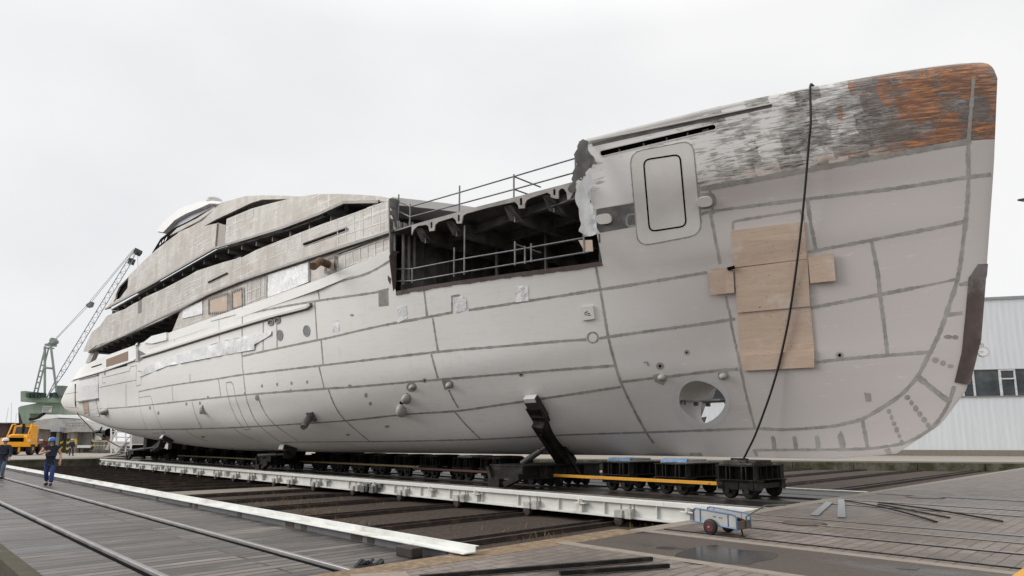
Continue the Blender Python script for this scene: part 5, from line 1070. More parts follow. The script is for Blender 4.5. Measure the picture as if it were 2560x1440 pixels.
for k in range(5): q.tube([HC.matrix_basis @ V((.12+.05*k, -.13, zf(.4)+.06+.02*k)), HC.matrix_basis @ V((.24+.04*k, -.02, zf(.5)+.15)), HC.matrix_basis @ V((.36+.02*k, .13, zf(.6)+.10))], .03, 8)
tag(q.build('hose_bundle', RUBBER, None, 60), 'bundle of dark hoses lying inside the blue hand cart', 'hose bundle')
# ================================================================ BACKGROUND: LEFT QUAY
def bgbox(mb, x0, y0, x1, y1, D, dep):
    """box whose front face spans two photo corners at distance D ahead, dep metres deep (real size)"""
    a, b = onD(x0, y1, D), onD(x1, y0, D); r0, r1 = (a.x*RX+a.y*RY), (b.x*RX+b.y*RY); z0, z1_ = a.z, b.z
    P4 = [rd(r0, D, z0), rd(r1, D, z0), rd(r1, D, z1_), rd(r0, D, z1_)]; mb.prism(P4, V((DX*dep, DY*dep, 0))); return mb
def bgpoly(mb, poly, D, dep): mb.prism([onD(x, y, D) for x, y in poly], V((DX*dep, DY*dep, 0))); return mb
def bgtube(mb, pts, D, r, n=6): mb.tube([onD(p[0], p[1], p[2] if len(p) > 2 else D) for p in pts], r, n); return mb
def group(name, px, D, lb, cat, grp=None): return empty(name, onD(px[0], px[1], D), 0, lb, cat, grp)
def bp(name, q, m, e, sm=None, bv=None): return own(q.build(name, m, None, sm, bv), e)
# concrete quay building with pale overhanging roof slab
E1 = group('quay_shed', (160, 1136), 92, 'low grey concrete quay shed with dark open bays behind the yellow truck', 'shed')
q = MB(); bgpoly(q, [(84,1071),(84,1056),(110,1047),(135,1046),(160,1047),(200,1049),(216,1055),(228,1064),(240,1075),(235,1079),(200,1080),(190,1079),(160,1082),(128,1074)], 90, 7); bp('roof_slab', q, plain('pale_grey_concrete', (.44, .43, .41), .8, 0, .15, 1.2, (.30, .29, .27)), E1)
q = MB(); bgpoly(q, [(82,1052),(100,1046),(112,1037),(147,1036),(149,1044),(120,1047)], 91.5, 6); bp('roof_cover', q, WHITER, E1)
q = MB(); bgbox(q, 70, 1070, 240, 1136, 95, 4); bp('back_wall', q, concrete_material('shed_wall', (.19, .17, .15), 0), E1)
q = MB(); bgbox(q, 85, 1072, 128, 1137, 91, 2); bp('front_wall', q, concrete_material('shed_front', (.21, .185, .165), 0), E1)
for x0, x1 in ((163, 195), (136, 150)): q = MB(); bgbox(q, x0, 1072, x1, 1137, 90.5, 1.5); bp('pier', q, concrete_material('shed_pier', (.30, .28, .25), 0), E1)
q = MB(); bgbox(q, 195, 1080, 232, 1115, 91.5, 2); bp('side_wall', q, plain('shed_grey_panel', (.26, .25, .235), .8, 0, .2, 1), E1)
q = MB(); bgbox(q, 126, 1068, 150, 1079, 89, 3); bp('walkway_box', q, plain('grey_box_paint', (.36, .38, .40), .6, 0, .1, 2), E1)
q = MB()
for y in (1058, 1064): bgtube(q, [(165, y), (212, y)], 89.5, .03)
for x in (165, 182, 198, 212): bgtube(q, [(x, 1057), (x, 1067)], 89.5, .03)
bp('roof_railing', q, STEELM, E1)
q = MB(); bgbox(q, 98, 1098, 108, 1101.5, 90.8, .05); bp('notice_plate', q, WHITER, E1)
q = MB(); bgbox(q, 192, 1113, 226, 1119.5, 90, .6); o = q.build('flood_barrier', WHITER); tag(o, 'long white bar barrier standing against the shed wall between hazard posts', 'barrier')
q = MB(); bgbox(q, 194, 1121, 224, 1123, 90, .5); bgbox(q, 196, 1121, 197.5, 1134, 90, .3); bgbox(q, 220, 1121, 221.5, 1134, 90, .3); bgbox(q, 193, 1119.6, 226, 1120.6, 90, .5); tag(q.build('trestle', RUSTY), 'low dark trestle table standing under the white barrier', 'trestle')
q = MB(); bgbox(q, 186, 1101, 190, 1111, 89.6, .3); bgbox(q, 186.3, 1097, 189.7, 1101, 89.6, .25); tag(q.build('pier_box', HELY), 'small yellow box with narrow top on the pier right beside the far worker', 'box')
def hazard():
    t = NT('hazard_stripes'); v = t.coords(kind='Object'); sx = t.node('ShaderNodeSeparateXYZ'); t.link(v, sx.inputs[0])
    w = t.math('SINE', t.math('MULTIPLY', t.math('ADD', sx.outputs[2], t.math('MULTIPLY', sx.outputs[0], .9)), 8.5)); return t.out(t.ramp(w, [(.48, (.012, .012, .012)), (.52, (.62, .43, .05))]), .5, 0, .4)
HAZ = hazard()
for x0, y0, x1, y1, D, lb in ((148, 1096, 154, 1133, 88, 'yellow and black striped post left of the concrete pier'), (163.5, 1096, 171, 1136, 83, 'yellow and black striped post right behind the far worker'), (226, 1099, 231.5, 1127, 88, 'yellow and black striped post at the right end of the shed')):
    q = MB(); bgbox(q, x0, y0, x1, y1, D, .35); tag(q.build('hazard_post', HAZ), lb, 'post', 'hazard striped posts')
# dark brick building at the far left
E2 = group('brick_building', (5, 1138), 118, 'dark brown brick building at the left picture edge behind the truck', 'building')
q = MB(); bgbox(q, -160, 1058, 19, 1140, 118, 12); bp('wall', q, plain('dark_brick', (.075, .052, .045), .85, 0, .25, 2, (.05, .04, .035)), E2); q = MB(); bgbox(q, -162, 1056.5, 21, 1059, 117.5, 13); bp('roof', q, RAWD, E2)
for x0, y0, x1, y1, D, m, lb in ((97, 1104, 108, 1118, 89.5, REDP, 'faded red tool cabinet standing against the shed front wall'), (110, 1122, 120, 1136, 88, CONCB, 'pale concrete block standing on the quay right of the truck'), (236, 1084, 246, 1097, 90, GREEND, 'grey green steel tank box below the stern'), (300, 1116, 322, 1133, 85.5, RAWD, 'dark machine box inside the stair tower')):
    q = MB(); bgbox(q, x0, y0, x1, y1, D, .9); bgbox(q, x0-.6, y0-.8, x1+.6, y0-.05, D-.05, 1.0)
    for k in range(3): bgbox(q, x0+(x1-x0)*(k+.2)/3, y0+1, x0+(x1-x0)*(k+.3)/3, y1-1, D-.03, .03)
    tag(q.build('yard_box', m), lb, 'yard box')
# white stair tower and yellowish steel frames below the stern
E3 = group('stair_tower', (285, 1134), 84, 'white painted steel stair tower standing under the stern', 'stair tower')
q = MB()
for x, y0 in ((278, 1070), (291, 1074), (314, 1078), (327, 1084)): bgtube(q, [(x, y0), (x, 1134)], 84, .11)
bp('post', q, WHITER, E3)
q = MB()
for y in (1079, 1092, 1106, 1120, 1128): bgtube(q, [(278, y), (327, y+2)], 84, .06)
for a, b in (((291, 1134), (314, 1106)), ((314, 1104), (327, 1088)), ((278, 1104), (291, 1080))): bgtube(q, [a, b], 83.8, .07)
bp('rail', q, plain('weathered_white_tube', (.55, .54, .52), .5, 0, .15, 3), E3)
q = MB()
for k in range(11): x = 292+2.2*k; bgbox(q, x, 1132-2.6*k, x+3, 1133-2.6*k, 83.5, .8)
bp('tread', q, plain('bluish_steel_tread', (.10, .115, .15), .5, .2, .2), E3)
E4 = group('pipe_stack', (245, 1134), 88, 'cream coloured steel frame with uprights stacked right of the shed', 'pipe stack')
q = MB()
for x in (234, 241, 249, 256): bgbox(q, x, 1104, x+2.6, 1124, 88, .4)
bp('upright', q, plain('cream_steel', (.46, .44, .36), .6, 0, .2, 4), E4)
q = MB(); bgbox(q, 231, 1101, 262, 1105, 87.6, .9); bgbox(q, 232, 1113, 262, 1115, 87.6, .5); bgpoly(q, [(236,1100),(242,1088),(246,1090),(250,1100)], 87, .4); bgpoly(q, [(262,1124),(280,1085),(285,1086),(268,1126)], 87, .3); bp('cross_member', q, plain('cream_steel', (0, 0, 0)), E4)
q = MB(); bgbox(q, 230, 1124, 268, 1134, 88, 1.5); bp('skid_base', q, RAWD, E4)
E5 = group('machinery', (255, 1100), 94, 'rusty red and grey deck machinery heap partly hidden below the stern', 'machinery')
q = MB(); rnd = random.Random(8)
for k in range(9): x, y = rnd.uniform(246, 270), rnd.uniform(1066, 1098); bgbox(q, x, y, x+rnd.uniform(4, 9), y+rnd.uniform(5, 12), 94+rnd.uniform(-1, 1), rnd.uniform(.4, 1.2))
bp('casing', q, plain('rusty_red_casing', (.17, .075, .06), .7, .1, .4, 2, (.35, .32, .3)), E5)
q = MB()
for x, y, r in ((274, 1081, .55), (243, 1084, .45)): c = onD(x, y, 92); q.lathe(c, (DX, DY, 0), [(-.25, r), (.25, r)], 14)
bp('drum', q, BLACK, E5, 40)
q = MB(); bgtube(q, [(228, 1058), (242, 1086)], 91, .12); bgtube(q, [(255, 1068), (243, 1088)], 91, .12); bp('strut', q, STEEL, E5)
q = MB(); bgbox(q, 328, 1086, 520, 1110, 86, 6); o = q.build('grey_container', corrugated('ribbed_grey_sheet', (.34, .335, .325), period=.75)); tag(o, 'ribbed grey sheet metal shed seen under the stern bottom', 'shed')
q = MB(); bgbox(q, 329, 1112, 372, 1134, 80, 2); tag(q.build('skid_box', BLACK), 'black steel box standing at the quay edge under the stern', 'box')
q = MB(); a, b = onZ(252, 1141, .05), onZ(330, 1127, .9); q.prism([onD(248, 1142, 70), onD(330, 1129, 66), onD(330, 1137, 66), onD(262, 1144, 70)], V((DX*2, DY*2, 0))); tag(q.build('ramp', plain('grey_ramp_plate', (.33, .32, .30), .6, .1, .12, 2)), 'flat grey gangway ramp joining the left quay to the white platform', 'ramp')
for x, y0, y1, lb in ((28, 1007, 1057, 'tall thin white sailing mast, right of its neighbours'), (18, 1019, 1056, 'thin white leaning sailing mast, middle of three'), (40, 1033, 1056, 'thin pale pole mast next to the crane leg')):
    q = MB(); bgtube(q, [(x-3 if y0 > 1010 and x < 20 else x-.5, y1), (x+(3 if x < 20 else 1), y0)], 190, .10); tag(q.build('mast', WHITER), lb, 'mast', 'sailing masts')
# ================================================================ GREEN PORTAL CRANE
CD = 120
E6 = group('portal_crane', (100, 1060), CD, 'green portal harbour crane with lattice jib rising behind the stern', 'crane')
q = MB(); bgpoly(q, [(45,1033),(45,1019),(52,1015),(90,1008),(95,1003),(160,1003),(160,1035),(74,1034),(74,1060),(47,1060)], CD, 4); bp('portal', q, GREENP, E6, None, .05)
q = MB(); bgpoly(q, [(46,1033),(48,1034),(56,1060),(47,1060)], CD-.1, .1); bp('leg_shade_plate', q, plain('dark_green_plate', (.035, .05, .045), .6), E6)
q = MB(); bgpoly(q, [(51,1004),(51,978),(62,977),(62,992),(85,994),(106,996),(150,989),(152,1007),(92,1006)], CD-1, 5); bp('machine_deck', q, GREENP, E6, None, .05)
q = MB(); rnd = random.Random(4)
for k in range(26): x = rnd.uniform(64, 140); bgbox(q, x, rnd.uniform(980, 988), x+rnd.uniform(2, 6), 994, CD-rnd.uniform(.5, 3), 1)
bp('winch', q, plain('dark_green_winch', (.05, .075, .065), .6, .1, .5, 2), E6)
q = MB()
for a, b in (((112, 866), (112, 990)), ((127, 864), (142, 985)), ((113, 868), (84, 985)), ((121, 872), (93, 985)), ((112, 919), (131, 921))): bgtube(q, [a, b], CD, .20 if a[0] in (112, 127) else .13, 8)
for k in range(8): t = k/8; bgtube(q, [(113-29*t, 868+117*t), (121-28*t, 872+113*t)], CD, .14)
bp('a_frame', q, GREEND, E6)
q = MB(); bgbox(q, 111, 859, 129, 864, CD, 1.5); bgpoly(q, [(116,860),(130,850),(138,850),(138,856),(128,862)], CD, 1); bgbox(q, 113, 868, 127, 871, CD, 1.); c = onD(134, 852, CD); q.lathe(c, (DX, DY, 0), [(-.4, .55), (.4, .55)], 12); bp('mast_head', q, GREEND, E6)
q = MB(); bgbox(q, 142, 964, 158, 969, CD-2, 3); bgpoly(q, [(142,969),(158,968),(156,990),(143,990)], CD-2, 3); bp('cab', q, plain('cab_grey_green', (.15, .18, .165), .5), E6)
# jib: four chords with lacing
def jp(t, s, d):
    wdt = min(1, t*5, (1-t)*9+.35)*12; ax = V((112+(340-112)*t, 1002+(626-1002)*t, 0)); n = V((.855, .52, 0)); p = ax+n*wdt*s; return onD(p.x, p.y, CD+3+d*min(1, t*5, (1-t)*9+.35)*1.1)
cc_ = [(-.5, -1), (.5, -1), (-.5, 1), (.5, 1)]
q = MB(); T = [k/24 for k in range(25)]
for s, d in cc_: q.tube([jp(t, s, d) for t in T], .075, 6)
bp('jib_chord', q, plain('jib_blue_grey', (.25, .275, .30), .5, .2, .15), E6)
q = MB()
for k in range(46):
    t, u = k/46, (k+1)/46
    for (a, b) in ((0, 1), (2, 3)): p, r = cc_[a], cc_[b]; (p, r) = (p, r) if k % 2 else (r, p); q.tube([jp(t, *p), jp(u, *r)], .04, 4)
    if k % 3 == 0: q.tube([jp(t, *cc_[0]), jp(t, *cc_[2])], .05, 4); q.tube([jp(t, *cc_[1]), jp(t, *cc_[3])], .05, 4); q.tube([jp(t, *cc_[0]), jp(t, *cc_[1])], .07, 4)
bp('jib_lacing', q, plain('jib_blue_grey', (0, 0, 0)), E6)
q = MB(); bgpoly(q, [(333,628),(338,619),(345,622),(344,628),(337,636)], CD+2, 1.6); bgpoly(q, [(318,657),(323,644),(331,646),(325,660)], CD+2.5, 1.2); bp('jib_head', q, plain('dark_green_winch', (0, 0, 0)), E6)
q = MB()
for dx in (-1.5, 1.5): bgtube(q, [(136, 851+dx), (217+dx, 766+dx)], CD+1, .05); bgtube(q, [(226+dx, 755+dx), (336+dx, 622)], CD+2, .05)
bp('pendant_rope', q, plain('pale_rope', (.40, .40, .40), .6), E6)
q = MB(); bgpoly(q, [(214,762),(226,753),(230,755),(226,766),(217,768)], CD+1.5, .8); bp('rope_block', q, STEELM, E6)
q = MB(); bgtube(q, [(344, 622), (347, 760)], CD+2.5, .03); bgtube(q, [(74, 1048), (92, 1046), (103, 1037), (112, 1034)], CD-.5, .25); bp('cable', q, STEEL, E6)
q = MB(); bgbox(q, 105, 1015, 130, 1031, CD-.15, .1); o = bp('notice_board', q, WHITER, E6)
q = MB(); rnd = random.Random(6)
for k, y in enumerate((1017, 1020, 1022.6, 1025, 1027.5)):
    x = 107
    while x < 127 - (8 if k > 2 else 1): w_ = rnd.uniform(1, 3.4); bgbox(q, x, y, x+w_, y+(1.2 if k else 1.6), CD-.2, .02); x += w_+.5
sub(q.build('notice_line', STEELM), o)
# ================================================================ YELLOW TRACTOR TRUCK
TC = rd(*[(lambda p: (p.x*RX+p.y*RY, 76.))(onD(50, 1140, 76))][0], 0)
TK = empty('tractor_truck', TC, math.atan2(-DY, -DX)+.28, 'big yellow heavy tractor truck with cab guard bars parked on the left quay', 'truck')
def tk(name, q, m, sm=None, bv=.03, par=None):
    o = q.build(name, m, par or TK, sm, bv); return o
q = MB(); q.box((-2.6, -1.15, .95), (1.3, 1.15, 1.35)); q.box((.9, -1.35, 1.05), (1.5, 1.35, 1.5)); q.prism([V((.1, -.95, 1.3)), V((1.4, -.95, 1.3)), V((1.4, -.95, 2.05)), V((1.15, -.95, 2.25)), V((.1, -.95, 2.4))], (0, 1.9, 0)); tk('body', q, ORYEL)
q = MB(); q.prism([V((-1.5, -1.0, 1.35)), V((.1, -1.0, 1.35)), V((.05, -.98, 2.35)), V((-.1, -.92, 3.35)), V((-1.45, -.92, 3.4))], (0, 1.98, 0)); cab = tk('cab', q, ORYEL)
q = MB(); q.prism([V((.07, -.72, 2.42)), V((.07, .76, 2.42)), V((-.06, .70, 3.2)), V((-.06, -.66, 3.2))], (.02, 0, .0)); sub(q.build('windscreen', GLASSD), cab)
for y in (-.985, ): 
    for x0, x1 in ((-.75, -.12), (-1.35, -.9)): q = MB(); q.prism([V((x0, y-.03, 2.25)), V((x1, y-.03, 2.25)), V((x1-.02, y+.02, 3.15)), V((x0, y+.02, 3.15))], (0, -.02, 0)); sub(q.build('side_window', GLASSD), cab)
q = MB(); q.box((1.395, -.72, 1.45), (1.43, .72, 1.98)); tk('grille', q, BLACK, None, None)
q = MB(); q.box((1.2, -.62, 2.1), (1.33, .62, 2.19)); tk('hood_slot', q, BLACK, None, None)
for s in (-1, 1):
    q = MB(); q.box((.35, s*1.0, 1.2), (1.55, s*1.62, 1.85)); q.box((.2, s*1.05, 1.85), (1.3, s*1.6, 1.95)); f_ = tk('fender', q, ORYEL, None, .12)
    q = MB(); q.lathe((1.52, s*1.3, 1.62), (1, 0, 0), [(0, .15), (.06, .15), (.08, .1)], 14); sub(q.build('headlight', plain('headlight_glass', (.7, .62, .5), .2), None, 40), f_)
    q = MB(); q.tube([(1.45, s*.98, 1.5), (1.35, s*.98, 2.0), (.35, s*.95, 3.45), (-.3, s*.9, 3.5)], .075, 8); tk('guard_bar', q, ORYEL, 40, None)
    for x in (.75, -1.9):
        q = MB(); q.lathe((x, s*1.22, .72), (0, s, 0), [(-.25, .3), (-.25, .66), (-.15, .72), (.18, .72), (.25, .66), (.25, .3)], 24); w_ = tk('wheel', q, RUBBER, 40, None)
        q = MB(); q.lathe((x, s*1.22, .72), (0, s, 0), [(.2, .32), (.24, .28), (.26, .1)], 16); sub(q.build('rim', ORYEL, None, 40), w_)
q = MB(); q.box((1.35, -1.45, .95), (1.75, 1.45, 1.28)); q.box((1.3, -.75, .35), (1.6, -.55, .95)); q.box((1.3, .3, .35), (1.6, .5, .95)); tk('bumper', q, ORYEL)
q = MB(); q.box((-2.4, -.8, .4), (1.4, .8, .95)); tk('chassis', q, STEEL)
q = MB(); q.tube([(.0, .05, 2.35), (.05, .05, 3.55)], .13, 10); tk('exhaust_stack', q, STEEL, 40, None)
q = MB(); q.box((-1.3, -.5, 3.42), (-.5, .5, 3.52)); q.tube([(.1, .9, 3.4), (.1, .9, 3.65)], .12, 10); tk('roof_lamp', q, YEL, 40, None)
q = MB()
for k in range(3): q.prism([V((1.56, -1.6+.17*k, 1.3)), V((1.56, -1.52+.17*k, 1.3)), V((1.56, -1.42+.17*k, 1.55)), V((1.56, -1.5+.17*k, 1.55))], (.01, 0, 0))
tk('warning_stripe', q, WHITER, None, None)
# ================================================================ WHITE HALL ON THE RIGHT
hb = onD(2290, 1138, 74); hu = V((.849, .528, 0)).normalized(); hn = V((hu.y, -hu.x, 0))
HALL = empty('hall', (hb.x, hb.y, 0), math.atan2(hu.y, hu.x), 'big white corrugated industrial hall with a strip of windows on the right', 'hall')
def hl_(name, q, m, par=None, bv=None): return q.build(name, m, par or HALL, None, bv)
CORR = corrugated('white_ribbed_cladding', (.75, .775, .80), period=.6)
hl_('wall', MB().box((-40, 0, 9.42), (60, .3, 17.2)), CORR); hl_('wall', MB().box((-40, 0, .62), (60, .3, 6.45)), CORR)
hl_('plinth', MB().box((-40, -.25, -.2), (60, .4, .615)), KERB); hl_('body', MB().box((-40, .5, .0), (60, 45, 17.1)), plain('hall_dark_inside', (.05, .055, .06), .8))
hl_('roof', MB().box((-40.3, -.15, 17.2), (60.3, 45.5, 17.5)), plain('hall_roof_edge', (.30, .32, .34), .6)); hl_('window_sill', MB().box((-40, -.12, 6.38), (60, 0, 6.5)), ALU); hl_('window_head', MB().box((-40, -.05, 9.36), (60, 0, 9.42)), ALU)
for k in range(22):
    x = -14+2.55*k; q = MB(); dbl = k % 2 == 1
    q.box((x-.09, -.03, 6.5), (x+.09, .12, 9.36))
    if dbl:
        q.box((x+.0, -.06, 6.5), (x+.12, .1, 9.36)); q.box((x+1.36, -.06, 6.5), (x+1.5, .1, 9.36)); q.box((x+.12, -.06, 8.28), (x+1.36, .1, 8.42)); q.box((x+.12, -.06, 9.24), (x+1.36, .1, 9.36))
    wf = hl_('window', q, plain('window_frame_white', (.62, .63, .64), .45)); q = MB(); q.box((x+.095, .1, 6.5), (x+2.45, .13, 9.36)); sub(q.build('pane', GLASSD), wf)
CK = empty('wall_clock', onD(2457, 880, 70.5), math.atan2(hu.y, hu.x), 'round white clock on a bracket against the hall wall by the stem', 'clock')
q = MB(); q.lathe((0, 0, 0), (0, 1, 0), [(-.16, .5), (-.16, .56), (.16, .56), (.16, .5)], 28); q.build('case', plain('clock_case_grey', (.35, .36, .37), .4, .2), CK, 40); q = MB(); q.lathe((0, -.162, 0), (0, 1, 0), [(0, .5), (.004, .5)], 28); f_ = q.build('dial', WHITER, CK)
q = MB(); q.beam((0, -.17, 0), (-.36, -.17, .03), .04, .02); q.beam((0, -.17, 0), (-.25, -.17, -.03), .05, .02)
for k in range(12): a = k*math.pi/6; q.beam((.40*math.cos(a), -.168, .40*math.sin(a)), (.46*math.cos(a), -.168, .46*math.sin(a)), .025, .01, (0, 1, 0))
sub(q.build('clock_hand', STEEL), f_)
q = MB(); q.tube([(-.1, 0, .56), (-.1, 0, 1.0), (.0, 1.2, 1.0)], .05, 8); q.tube([(.1, 0, .56), (.1, 0, .9), (.1, 1.2, .9)], .04, 8); q.build('bracket', ALU, CK, 40)
# street lamp whose head enters the frame at the right edge
lp = onD(2562, 500, 30); LAMP = empty('street_lamp', (lp.x+2.6*RX, lp.y+2.6*RY, 0), 0, 'dark flat street lamp head reaching in at the right picture edge', 'street lamp'); zl = lp.z
inv = Matrix.Translation(LAMP.location).inverted()
def lm(name, q, m, sm=40): o = q.build(name, m, None, sm); o.parent = LAMP; o.matrix_parent_inverse = inv
base_ = LAMP.location; R_ = V((RX, RY, 0))
q = MB(); q.tube([base_, base_+V((0, 0, zl)), base_+V((-.2*RX, -.2*RY, zl+.15)), lp+R_*.9+V((0, 0, .06))], [.09, .07, .05, .04], 10); lm('pole', q, ALU)
q = MB(); q.tube([lp-R_*.36, lp-R_*.3, lp+V((0, 0, .02)), lp+R_*.6+V((0, 0, .05)), lp+R_*.95+V((0, 0, .06))], [.015, .05, .085, .09, .04], 12); lm('lamp_head', q, plain('dark_lamp_housing', (.06, .065, .065), .4))
q = MB(); q.tube([lp-R_*.2+V((0, 0, -.05)), lp+R_*.1+V((0, 0, -.07)), lp+R_*.5+V((0, 0, -.05))], [.02, .05, .03], 10); lm('lamp_lens', q, PALEP)
# ================================================================ PEOPLE
def skinned(name, J, E_, mat, root, sub_=2):
    """J: name -> (x, y, z, radius); one continuous skinned surface"""
    names = list(J); me = bpy.data.meshes.new(name); me.from_pydata([J[k][:3] for k in names], [(names.index(a), names.index(b)) for a, b in E_], [])
    o = bpy.data.objects.new(name, me); COL.objects.link(o); sk = o.modifiers.new('skin', 'SKIN'); sk.use_smooth_shade = True
    for i, k in enumerate(names):
        r = J[k][3]; v = me.skin_vertices[0].data[i]; v.radius = (r, r) if not hasattr(r, '__len__') else r; v.use_root = (k == root); v.use_loose = False
    s = o.modifiers.new('sub', 'SUBSURF'); s.levels = sub_; s.render_levels = sub_
    dg = bpy.context.evaluated_depsgraph_get(); m2 = bpy.data.meshes.new_from_object(o.evaluated_get(dg)); bpy.data.objects.remove(o)
    m2.materials.clear(); m2.materials.append(mat); m2.polygons.foreach_set('use_smooth', [True]*len(m2.polygons)); return m2
def mobj(name, m, par): o = bpy.data.objects.new(name, m); COL.objects.link(o); o.parent = par; return o
def person(loc, heading, lb, pose, top_mat, leg_mat, helmet_mat, sleeves, s=1.):
    e = empty('person', loc, heading, lb, 'person'); e.scale = (s, s, s)
    J = dict(pelvis=(0, 0, .95, .13), waist=(0, .0, 1.1, .125), chest=(0, .01, 1.3, .15), neckb=(0, 0, 1.46, .075), neck=(0, .01, 1.52, .055), headb=(0, .02, 1.58, .065), headm=(0, .03, 1.67, .085), headt=(0, .02, 1.76, .07))
    J.update(pose); Ed = [('pelvis','waist'),('waist','chest'),('chest','neckb'),('neckb','neck'),('neck','headb'),('headb','headm'),('headm','headt')]
    for c in 'LR': Ed += [('chest','sh'+c),('sh'+c,'el'+c),('el'+c,'wr'+c),('wr'+c,'ha'+c),('pelvis','hip'+c),('hip'+c,'kn'+c),('kn'+c,'an'+c),('an'+c,'to'+c)]
    m = skinned('body', J, Ed, SKIN, 'pelvis'); bm = bmesh.new(); bm.from_mesh(m)
    def chain(pts, rs):
        q = MB(); q.tube(pts, rs, 7); tmp = q.mesh('f', SKIN); bm.from_mesh(tmp); bpy.data.meshes.remove(tmp)
    for c in 'LR':
        w, h = V(J['wr'+c][:3]), V(J['ha'+c][:3]); d = (h-w).normalized(); sd = d.cross(V((0, 1, .2))).normalized(); cu = d.cross(sd)
        for k, ln in enumerate((.075, .085, .08, .062)): b = h+d*.02+sd*(.027-.018*k); chain([b-d*.03, b+d*ln*.45+cu*.008, b+d*ln*.8+cu*.03, b+d*ln*.95+cu*.045], [.010, .0095, .008, .006])
        b = w+d*.03+sd*.035; chain([b, b+d*.035+sd*.025, b+d*.065+sd*.03+cu*.015], [.012, .010, .008])
    hm = V(J['headm'][:3])
    chain([hm+V((0, .075, .0)), hm+V((0, .10, -.035)), hm+V((0, .085, -.045))], [.010, .016, .010])
    for sx_ in (-1, 1): chain([hm+V((sx_*.083, .0, .02)), hm+V((sx_*.092, -.01, -.01)), hm+V((sx_*.083, .0, -.04))], [.012, .02, .01])
    bm.to_mesh(m); bm.free(); m.polygons.foreach_set('use_smooth', [True]*len(m.polygons)); body = mobj('body', m, e)
    q = MB()
    for sx_ in (-1, 1): q.lathe(hm+V((sx_*.032, .076, .012)), (0, 1, 0), [(0, .011), (.008, .006)], 8)
    q.box(hm+V((-.026, .078, -.062)), hm+V((.026, .087, -.056))); q.build('facial_feature', HAIR, e)
    q = MB(); q.lathe(hm+V((0, -.02, -.045)), (0, -.25, 1), [(0, .088), (.05, .098), (.1, .09)], 14); q.build('hair', HAIR, e, 60)
    # clothing follows the same joints with a little ease
    g = lambda k, r, dz=0: (J[k][0], J[k][1], J[k][2]+dz, r)
    T = {k: g(k, r) for k, r in (('pelvis', .155), ('waist', .165), ('chest', .172), ('neckb', .10))}; T['hem'] = (0, J['pelvis'][1], .86, .15); TE = [('hem','pelvis'),('pelvis','waist'),('waist','chest'),('chest','neckb')]
    for c in 'LR':
        T['sh'+c] = g('sh'+c, .095); TE.append(('chest','sh'+c))
        a, b = V(J['sh'+c][:3]), V(J['el'+c][:3])
        if sleeves: T['el'+c] = g('el'+c, .068); w, h = V(J['wr'+c][:3]), V(J['ha'+c][:3]); T['wr'+c] = (*w, .055); TE += [('sh'+c,'el'+c),('el'+c,'wr'+c)]
        else: p = a+(b-a)*.3; T['cap'+c] = (*p, .075); TE.append(('sh'+c,'cap'+c))
    mobj('jacket' if sleeves else 'vest', skinned('top', T, TE, top_mat, 'pelvis'), e)
    T = {'pelvis': g('pelvis', .12)}; TE = []
    for c in 'LR':
        T['hip'+c] = g('hip'+c, .092); T['kn'+c] = g('kn'+c, .085); T['an'+c] = g('an'+c, .078, .0); TE += [('pelvis','hip'+c),('hip'+c,'kn'+c),('kn'+c,'an'+c)]
    mobj('trousers', skinned('trousers', T, TE, leg_mat, 'pelvis'), e)
    for c in 'LR':
        a, t_ = V(J['an'+c][:3]), V(J['to'+c][:3]); d = (t_-a); d.z = 0; d.normalize(); q = MB(); b = V((a.x, a.y, t_.z-.03)); q.tube([b-d*.09+V((0, 0, .02)), b-d*.07+V((0, 0, .035)), b+d*.06+V((0, 0, .035)), b+d*.15+V((0, 0, .02)), b+d*.19+V((0, 0, .012))], [.03, .052, .055, .05, .025], 10); q.build('boot', RUBBER, e, 60)
    q = MB(); n = 18; ax = V(J['headt'][:3])+V((0, .0, -.055)); prof = [(-.01, .125), (.0, .135), (.008, .128), (.05, .124), (.09, .102), (.115, .065), (.125, .01)]
    q.lathe(ax, (0, .10, 1), prof, n); hm_ = q.build('helmet', helmet_mat, e, 60)
    q = MB(); q.prism([ax+V((-.09, .08, -.005)), ax+V((-.06, .165, -.018)), ax+V((.06, .165, -.018)), ax+V((.09, .08, -.005))], (0, 0, .012)); sub(q.build('helmet_peak', helmet_mat), hm_)
    return e
def face_to(loc, tgt): d = V(tgt)-V(loc); return math.atan2(d.y, d.x)-math.pi/2      # local +Y is the way the person faces
legs_walk = dict(hipL=(-.10, 0, .90, .10), knL=(-.11, .17, .50, .065), anL=(-.10, .20, .09, .045), toL=(-.11, .36, .05, .035), hipR=(.10, 0, .90, .10), knR=(.10, -.02, .48, .065), anR=(.09, -.24, .14, .045), toR=(.10, -.12, .04, .035))
m1 = onZ(120, 1213, -.1)
person(m1, face_to(m1, (0, 0, 0))-.12, 'man in dark sleeveless vest and blue jeans with blue helmet walking on the planks', dict(headm=(0, .06, 1.655, .085), headt=(0, .055, 1.745, .07), headb=(0, .035, 1.575, .06),
    shL=(-.20, 0, 1.42, .065), elL=(-.31, .02, 1.13, .045), wrL=(-.33, .15, .90, .034), haL=(-.33, .19, .83, .032), shR=(.20, 0, 1.42, .065), elR=(.37, .08, 1.17, .046), wrR=(.17, .30, 1.24, .035), haR=(.10, .33, 1.27, .032), **legs_walk), NAVY, DENIM, HELB, False, 1.03)
m2 = onZ(4, 1196, -.1)
